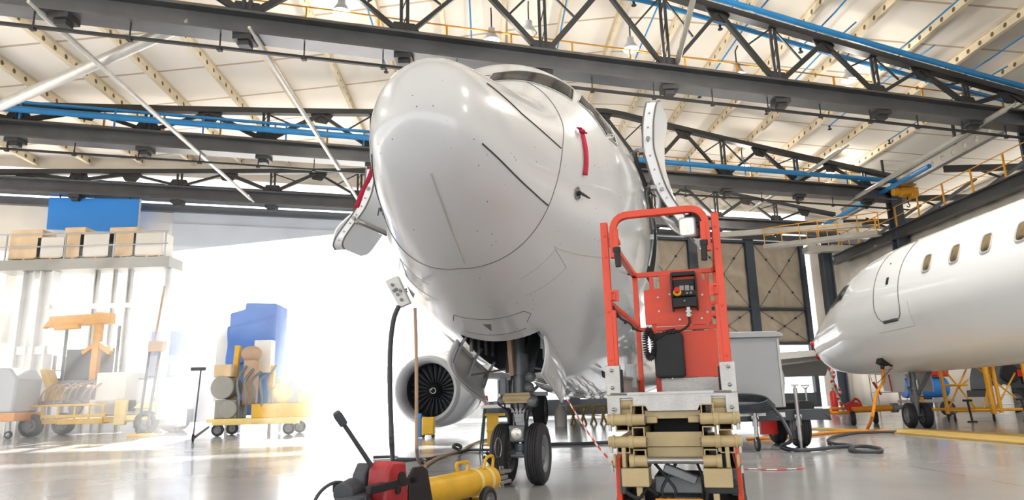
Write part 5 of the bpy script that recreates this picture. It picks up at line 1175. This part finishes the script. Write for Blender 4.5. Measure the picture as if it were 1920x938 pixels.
p = onz(803, 821); r = thing('tool_box_trolley', 'pale yellow case on small wheels under the left engine', 'case', p)
b = MB(); b.box(p+Vector((0, 0, .30)), (.34, .25, .46)); b.build('case', 'yellow', r, bevel=.04); b = MB(); b.box(p+Vector((-.22, 0, .32)), (.08, .22, .62)); b.build('side_pocket', 'blue_bin', r, bevel=.01)
for x in (-.13, .13): b = MB(); b.cyl(p+Vector((x, -.1, .04)), p+Vector((x, .1, .04)), .04, n=12); b.build('castor', 'dark', r)
p = onz(1052, 800); r = thing('white_jug', 'white plastic jug on the floor right of the nose wheels', 'jug', p)
b = MB(); b.lathe([(0, 0), (0, .20), (.45, .21), (.6, .12), (.66, .06), (.72, .06), (.72, 0)], p, (0, 0, 1), 20); b.build('body', 'offwhite', r); b = MB(); b.tube(spline([p+Vector((.06, 0, .66)), p+Vector((.17, 0, .66)), p+Vector((.19, 0, .5))], 5), .02, 8); b.build('handle', 'offwhite', r)
p = onz(1100, 796); r = thing('low_trestle', 'low ochre wooden trestle against the dark door base behind the jug', 'trestle', p)
for x in (-.55, -.2, .15, .5): b = MB(); b.beam(p+Vector((x, 0, 0)), p+Vector((x+.2, .1, .6)), .08, .06); b.beam(p+Vector((x+.2, 0, 0)), p+Vector((x, .1, .6)), .08, .05); b.build('leg', 'plank', r)
b = MB(); b.box(p+Vector((.05, .05, .62)), (1.5, .35, .06)); b.build('top', 'plank', r)

# ------------------------------------------------------------------ left side, by the open doorway
def X(px, Y): v = ray(px, 700); return v.x/v.y*Y
def Zp(px, py, Y): return at(px, py, Y).z
# blue sign
Y = 29.6; r = thing('hanging_sign', 'plain bright blue rectangular sign hanging under the roof beam at left', 'sign', at(175, 403, Y))
b = MB(); q = [at(92, 370, Y), at(264, 374, Y+.8), at(259, 436, Y+.8), at(87, 430, Y)]; b.prism(q, ND*.12); b.build('board', 'sign', r, bevel=.01)
b = MB(); q2 = [p+ND*-.02 for p in (q[1], q[2])]; b.beam(q2[0], q2[1], .06, .06); b.build('edge_strip', 'greybox', r)
b = MB()
for k in (.12, .5, .88): p = q[0].lerp(q[1], k); b.tube([p, (p.x, p.y, 10.6)], .03, 6)
b.build('hanger_rod', 'dark', r)
# mezzanine with white columns
Y = 28.2
mz = thing('storage_mezzanine', 'grey storage mezzanine on white columns along the left back wall', 'mezzanine', (X(150, Y), Y, 0))
b = MB(); b.lohi((X(-40, Y), Y, 6.75), (X(300, Y), Y+1.2, 7.2)); b.build('deck', 'perf', mz); b = MB()
for px in (-20, 95, 190, 290): b.tube([(X(px, Y), Y, 7.2), (X(px, Y), Y, 8.3)], .035, 6)
for z in (7.75, 8.3): b.tube([(X(-40, Y), Y, z), (X(295, Y), Y, z)], .03, 6)
b.build('rail', 'greybox', mz)
for px, m, w in ((22, 'white', .5), (58, 'white', .55), (150, 'perf', .16), (185, 'perf', .14), (215, 'perf', .18), (292, 'white', .3)): b = MB(); b.ibeam((X(px, Y), Y+.5, 0), (X(px, Y), Y+.5, 6.75), w, w, .05, .05); b.build('column', m, mz)
b = MB(); b.beam((X(-40, Y), Y+.5, 3.4), (X(110, Y), Y+.5, 3.4), .35, .35); b.beam((X(60, Y), Y+.4, 5.2), (X(290, Y), Y+.4, 5.2), .2, .2); b.build('cross_beam', 'white', mz)
k = 0
for px, w, h, m, lab in ((10, 1.4, 1.25, 'carton', 'leftmost large beige carton on the mezzanine'), (62, 1.3, .9, 'offwhite', 'off white wrapped pallet next to the leftmost carton on the mezzanine'), (105, .9, 1.3, 'carton', 'tall beige carton under the blue sign on the mezzanine'), (150, 1.5, 1.0, 'offwhite', 'wide off white pallet below the middle of the blue sign'), (200, 1.2, 1.25, 'carton', 'beige carton below the right half of the blue sign'), (250, 1.3, 1.0, 'offwhite', 'off white pallet at the right end of the mezzanine')):
    r = thing('wrapped_pallet' if m == 'offwhite' else 'carton', lab, 'pallet' if m == 'offwhite' else 'box', (X(px, Y), Y+.65, 7.2)); b = MB(); b.box((X(px, Y), Y+.65, 7.2+.12+h/2), (w, .9, h)); b.build('load', m, r, bevel=.03)
    b = MB(); b.box((X(px, Y), Y+.65, 7.3), (w+.05, .95, .04))
    for e in (-.4, 0, .4): b.box((X(px, Y)+e*w, Y+.65, 7.24), (.1, .9, .08))
    b.build('pallet_base', 'carton', r)
# shelf rack with blue bins
Y = 29.0; rk = thing('parts_rack', 'grey shelf rack with blue trays under the mezzanine at far left', 'rack', (X(90, Y), Y, 0))
for px in (40, 100, 160): b = MB(); b.beam((X(px, Y), Y, 0), (X(px, Y), Y, 3.2), .1, .1, (0, 1, 0)); b.beam((X(px, Y), Y+.8, 0), (X(px, Y), Y+.8, 3.2), .1, .1, (0, 1, 0)); b.build('upright', 'perf', rk)
for z in (.5, 1.2, 1.9, 2.6): b = MB(); b.lohi((X(38, Y), Y, z-.04), (X(162, Y), Y+.8, z)); b.build('shelf', 'greybox', rk)
for i, (px, z, m, lab) in enumerate(((60, 1.9, 'blue_bin', 'blue tray on the upper left shelf of the rack'), (62, 1.2, 'blue_bin', 'blue tray on the middle left shelf of the rack'), (85, 1.9, 'base', 'dark tray beside the upper blue tray on the rack'), (88, 1.2, 'carton', 'beige tray beside the middle blue tray on the rack'), (120, 1.9, 'base', 'dark crate right of the dark tray on the rack'), (130, 2.6, 'carton', 'beige crate on the top shelf of the rack'), (140, 1.2, 'base', 'dark crate on the middle right shelf of the rack'))):
    r = thing('tray', lab, 'tray', (X(px, Y), Y+.35, z)); b = MB(); c = Vector((X(px, Y), Y+.35, z)); w, dd, h = .62, .5, .36
    b.box(c+Vector((0, 0, .015)), (w, dd, .03)); b.box(c+Vector((0, -dd/2, h*.35)), (w, .02, h*.7))
    for e in (-1, 1): b.box(c+Vector((e*w/2, 0, h/2)), (.02, dd, h))
    b.box(c+Vector((0, dd/2, h/2)), (w, .02, h)); b.build('bin_shell', m, r, bevel=.006)
    b = MB(); b.box(c+Vector((0, -dd/2-.012, h*.3)), (.22, .006, .08)); b.build('card_holder', 'white', r)
# yellow boom lift / tug
Y = 26.2; x0 = X(52, Y); x1 = X(312, Y); w = x1-x0
t = thing('boom_lift', 'yellow self propelled boom lift with white engine cover at far left', 'boom lift', ((x0+x1)/2, Y, 0))
b = MB(); b.lohi((x0+.1, Y-.2, .45), (x1-.5, Y+1.8, .62)); b.lohi((x0+.9, Y-.3, .66), (x0+.62*w, Y-.18, .78)); b.lohi((x0, Y-.3, 1.08), (x0+.62*w, Y-.22, 1.16)); b.lohi((x0+.28*w, Y-.25, .42), (x0+.6*w, Y+.2, .62)); b.build('chassis', 'yellow', t, bevel=.02)
b = MB()
for u in (.05, .17, .28, .4, .5, .6): b.beam((x0+u*w, Y-.26, .62), (x0+u*w, Y-.26, 1.12), .06, .06, (0, 1, 0))
b.build('side_rail', 'yellow', t)
b = MB(); b.lohi((x0+.50*w, Y, .78), (x0+.72*w, Y+1.4, 2.3)); b.lohi((x0+.46*w, Y, .7), (x0+.72*w, Y+1.5, 1.3)); b.build('engine_cover', 'offwhite', t, bevel=.04)
b = MB(); b.lohi((x0+.06*w, Y+.1, 1.16), (x0+.36*w, Y+1.3, 1.3)); b.lohi((x0+.28*w, Y+.05, 1.2), (x0+.5*w, Y+1.2, 1.75)); b.cyl((x0+.38*w, Y-.02, 1.02), (x0+.38*w, Y-.1, 1.02), .28, n=20); b.lohi((x0+.2*w, Y+.2, 1.9), (x0+.56*w, Y+1.2, 2.05)); b.build('machinery', 'gear', t, bevel=.03)
b = MB()
for k in range(8): u = .1+.05*k; b.tube(spline([(x0+u*w, Y+.1, 1.2), (x0+(u+.04)*w, Y-.1, 1.6+.05*(k % 3)), (x0+(u+.1)*w, Y+.05, 1.9), (x0+(u+.13)*w, Y+.1, 1.5)], 5), .035, 6)
b.build('hose_bundle', 'tan_hose', t)
b = MB(); b.lohi((x0+.10*w, Y+.3, 1.3), (x0+.22*w, Y+.9, 1.75)); b.prism([(x0+.10*w, Y+.3, 1.75), (x0+.04*w, Y+.3, 2.5), (x0+.08*w, Y+.3, 2.5), (x0+.15*w, Y+.3, 1.75)], (0, .6, 0)); b.build('operator_seat', 'yellow', t, bevel=.03)
for u, rr in ((.09, .42), (.9, .42)):
    for dy in (-.15, 1.7): wheel(t, (x0+u*w, Y+dy, rr), (0, 1, 0), rr, .35)
b = MB(); b.lohi((x0+.68*w, Y-.25, .5), (x0+.98*w, Y+1.7, .7)); b.prism([(x0+.80*w, Y-.2, .95), (x0+.84*w, Y-.2, 1.15), (x0+.95*w, Y-.2, 1.15), (x0+1.0*w, Y-.2, .9)], (0, .3, 0)); b.lohi((x0+.68*w, Y-.3, .35), (x0+.76*w, Y-.1, 1.25)); b.build('front_bumper', 'paleyellow', t, bevel=.03)
b = MB(); b.beam((x0+.40*w, Y+.7, 2.0), (x0+.40*w, Y+.7, 4.7), .25, .25, (0, 1, 0)); b.beam((x0+.40*w, Y+.7, 3.5), (x0+.51*w, Y+.7, 3.1), .2, .2); b.beam((x0+.40*w, Y+.7, 3.5), (x0+.30*w, Y+.7, 3.1), .14, .14); b.build('mast', 'scaf', t)
b = MB(); b.beam((x0+.04*w, Y+.7, 4.35), (x0+.50*w, Y+.7, 4.45), .35, .42); b.beam((x0+.10*w, Y+.5, 4.1), (x0+.28*w, Y+.5, 4.15), .2, .2); b.prism([(x0-.01*w, Y+.55, 4.1), (x0+.05*w, Y+.55, 4.2), (x0+.06*w, Y+.55, 4.55), (x0+.03*w, Y+.55, 4.4)], (0, .3, 0)); b.build('boom', 'scaf', t, bevel=.02)
b = MB(); b.beam((x0+.10*w, Y+1.2, 1.7), (x0+.10*w, Y+1.2, 4.1), .08, .08, (0, 1, 0)); b.beam((x0+.5*w, Y+1.2, 1.7), (x0+.5*w, Y+1.2, 4.2), .08, .08, (0, 1, 0)); b.lohi((x0+.12*w, Y+1.18, 1.9), (x0+.48*w, Y+1.2, 3.3)); b.build('cab_frame', 'base', t)
# slim poles, cabinets behind
p = onz(266, 819); r = thing('lamp_stand', 'pair of slim dark poles on a foot beside the yellow boom lift', 'stand', p)
for dx in (-.14, .14): b = MB(); b.tube([p+Vector((dx, 0, .1)), p+Vector((dx*1.3+.15, .1, 3.0))], .045, 8); b.build('pole', 'base', r)
b = MB(); b.tube([p+Vector((.1, .05, 2.8)), p+Vector((.3, .1, 5.2))], .04, 8); b.box(p+Vector((.22, .1, 3.05)), (.5, .3, .35)); b.build('lamp_head', 'tan_hose', r); b = MB(); b.box(p+Vector((0, 0, .05)), (.8, .5, .1)); b.build('foot', 'yellow', r, bevel=.02)
Y = 27.0; c = Vector((X(298, Y), Y, 0)); r = thing('storage_cabinet', 'pale grey cabinet on castors right of the yellow boom lift', 'cabinet', c)
b = MB(); b.box(c+Vector((0, .4, 1.15)), (1.7, .8, 1.9)); b.build('body', 'greybox', r, bevel=.03)
for e in (-.42, .42): b = MB(); b.box(c+Vector((e, -.01, 1.15)), (.8, .03, 1.75)); dd = b.build('door', 'white', r, bevel=.01); b = MB(); b.box(c+Vector((e*.2, -.05, 1.2)), (.04, .05, .25)); b.build('handle', 'steel', dd)
for e in (-.7, .7): b = MB(); b.cyl(c+Vector((e, .1, .1)), c+Vector((e, .3, .1)), .1, n=14); b.build('castor', 'dark', r)
Y = 28.9; c = Vector((X(312, Y), Y, 0)); r = thing('panel_van', 'pale blue and white box van parked behind the grey cabinet', 'van', c)
b = MB(); b.box(c+Vector((0, .7, 2.9)), (1.9, 1.0, 4.2)); b.build('box_body', 'pale_blue', r, bevel=.05); b = MB(); b.box(c+Vector((0, .15, 3.6)), (1.6, .06, 1.0)); b.box(c+Vector((0, .15, 2.0)), (1.6, .06, .5)); b.build('side_stripe', 'blue_tarp', r); b = MB(); b.box(c+Vector((0, .7, .6)), (2.0, 1.1, .5)); b.build('chassis', 'base', r)
for e in (-.6, .6): wheel(r, c+Vector((e, .3, .38)), (0, 1, 0), .38, .25)
Y = 29.5
for px, m, lab in ((378, 'offwhite', 'white mobile partition in the open doorway right of the pale blue van'),):
    c = Vector((X(px, Y), Y, 0)); r = thing('folding_screen', lab, 'partition', c); b = MB(); b.box(c+Vector((0, 0, 1.75)), (1.7, .08, 2.9)); b.build('panel', m, r, bevel=.02); b = MB()
    for e in (-.8, .8): b.box(c+Vector((e, 0, .05)), (.08, .9, .08)); b.beam(c+Vector((e, 0, .05)), c+Vector((e, 0, 3.25)), .08, .1, (0, 1, 0))
    b.build('frame', 'greybox', r)
# blue covered stand
Y = 24.3; r = thing('covered_stand', 'tall blue tarpaulin covered stand in the bright open doorway', 'stand', (X(468, Y), Y, 0)); xa, xb = X(424, Y), X(512, Y)
b = MB(); b.prism([(xa, Y, .6), (xa, Y, Zp(424, 588, Y)), (X(452, Y), Y, Zp(452, 580, Y)), (X(453, Y), Y, Zp(453, 568, Y)), (xb, Y, Zp(512, 569, Y)), (xb, Y, .6)], (0, 1.3, 0)); b.build('tarpaulin', 'blue_tarp', r, bevel=.06)
b = MB(); b.grid(lambda u, v: Vector((xa+(xb-xa)*u, Y-.06-.05*math.sin(9*v+5*u), 2.3+1.4*v+.3*u)), 12, 12); b.build('loose_fold', 'blue_tarp', r, solid=.03)
for x in (xa+.08, xb-.08):
    for dy in (.1, 1.2): b = MB(); b.beam((x, Y+dy, 0), (x, Y+dy, .7), .1, .1, (0, 1, 0)); b.build('leg', 'greybox', r)
b = MB(); b.box((X(412, Y), Y+.4, 2.4), (.5, .5, 2.6)); b.box((X(500, Y), Y-.3, 2.6), (.6, .4, 1.1)); b.build('side_box', 'white', r, bevel=.02)
# loaded flatbed trolley in front of it
Y = 22.6; xa, xb = X(392, Y), X(572, Y); w = xb-xa
r = thing('flatbed_trolley', 'low flatbed trolley with pull handle in the bright open doorway', 'trolley', ((xa+xb)/2, Y, 0))
b = MB(); b.lohi((xa, Y, .42), (xb, Y+1.3, .54)); b.lohi((xa+.2, Y-.04, .34), (xb-.1, Y, .5)); b.build('bed', 'paleyellow', r, bevel=.02)
for u in (.12, .85):
    for dy in (.05, 1.2): wheel(r, (xa+u*w, Y+dy, .2), (0, 1, 0), .2, .12, 'small_tyre')
b = MB(); p = onz(362, 822, .1); q = at(377, 692, p.y+.2); b.tube([p, q], .022, 8); b.tube([q-Vector((.28, 0, 0)), q+Vector((.12, 0, 0))], .05, 8); b.tube([p+Vector((0, .1, .02)), (xa+.1, Y, .3)], .04, 8); b.build('pull_handle', 'base', r); wheel(r, p+Vector((0, 0, .01)), (1, .3, 0), .11, .06, 'castor')
r = thing('hydraulic_unit', 'yellow and grey hydraulic power unit standing on the flatbed trolley', 'power unit', (xa+.5*w, Y+.6, .54)); z = .54
b = MB(); b.lohi((xa+.05*w, Y+.2, z), (xa+.28*w, Y+1.1, z+.6)); b.cyl((xa+.12*w, Y+.15, z+1.0), (xa+.12*w, Y+1.0, z+1.0), .38, n=24); b.cyl((xa+.2*w, Y+.3, z+.3), (xa+.2*w, Y+.1, z+.3), .3, n=20); b.build('motor', 'perf', r, bevel=.03)
b = MB(); b.lohi((xa+.44*w, Y+.15, z), (xa+.98*w, Y+1.15, z+.45)); b.beam((xa+.17*w, Y+.7, z+.6), (xa+.20*w, Y+.7, z+2.4), .18, .18, (0, 1, 0)); b.beam((xa+.58*w, Y+.6, z), (xa+.60*w, Y+.6, z+1.7), .14, .14, (0, 1, 0)); b.beam((xa+.72*w, Y+.6, z), (xa+.66*w, Y+.6, z+1.3), .1, .1, (0, 1, 0)); b.build('frame', 'yellow', r, bevel=.02)
b = MB(); b.ball((xa+.75*w, Y+.6, z+.75), .42, (1.3, .9, .9), 20, 12); b.ball((xa+.92*w, Y+.6, z+.6), .32, (1.2, .9, .9), 20, 12); b.build('accumulator', 'paleyellow', r)
b = MB(); b.lohi((xa+.02*w, Y+.2, z+1.35), (xa+.2*w, Y+.9, z+1.75)); b.build('tray_box', 'carton', r, bevel=.02)
b = MB()
for k in range(5): u = .28+.08*k; b.tube(spline([(xa+u*w, Y+.3, z), (xa+(u+.03)*w, Y+.15, z+.6+.1*(k % 3)), (xa+(u-.02)*w, Y+.3, z+1.2), (xa+(u+.06)*w, Y+.4, z+1.7-.1*(k % 4))], 5), .045, 6)
b.build('hose_bundle', 'gear', r)
b = MB(); b.ball((xa+.36*w, Y+.6, z+2.1), .34, (1, .9, .8), 18, 12); b.lohi((xa+.3*w, Y+.4, z+.4), (xa+.42*w, Y+.9, z+1.9)); b.build('pump_head', 'tan_hose', r, bevel=.05)
b = MB(); b.lohi((xa+.80*w, Y+.3, z+.45), (xa+.90*w, Y+.8, z+1.2)); b.build('control_cabinet', 'greybox', r, bevel=.02)
# grey cart cut by the left edge
Y = 25.0; c = Vector((X(8, Y), Y, 0)); r = thing('covered_cart', 'grey covered cart cut off by the left edge of the picture', 'cart', c)
b = MB(); b.prism([c+Vector((x, 0, z)) for x, z in ((-1.4, .9), (-1.4, 2.1), (-.9, 2.5), (.2, 2.5), (.5, 2.1), (.45, .9))], (0, 1.4, 0)); b.build('cover', 'greybox', r, bevel=.08); b = MB(); b.box(c+Vector((-.4, .7, .75)), (1.9, 1.4, .3)); b.build('frame', 'orange_hose', r, bevel=.02)
for e in (-1.1, .3): b = MB(); b.beam(c+Vector((e, .1, .7)), c+Vector((e+.2, -.1, .1)), .12, .1, (0, 1, 0)); b.build('leg', 'greybox', r); wheel(r, c+Vector((e+.2, -.1, .14)), (0, 1, 0), .14, .08, 'castor')

# ------------------------------------------------------------------ haze volume added to give the open doorway its washed-out look
hm = bpy.data.materials.new('washout_haze'); hm.use_nodes = True; nt = hm.node_tree; nt.nodes.clear()
ho = nt.nodes.new('ShaderNodeOutputMaterial'); hv = nt.nodes.new('ShaderNodeVolumeScatter'); hv.inputs['Density'].default_value = HAZE; hv.inputs['Anisotropy'].default_value = .55
hv.inputs['Color'].default_value = (1, .99, .97, 1); nt.links.new(hv.outputs[0], ho.inputs['Volume']); M['haze'] = hm
b = MB(); b.prism([(-26, 19, .02), (-1.5, 19, .02), (-1.5, back_y(-1.5)-.6, .02), (-26, back_y(-26)-.6, .02)], (0, 0, 7.0)); hz = b.build('haze', 'haze', smooth=False)
tag(hz, 'pale sunlit haze added inside the open doorway to wash it out', 'haze', kind='stuff')
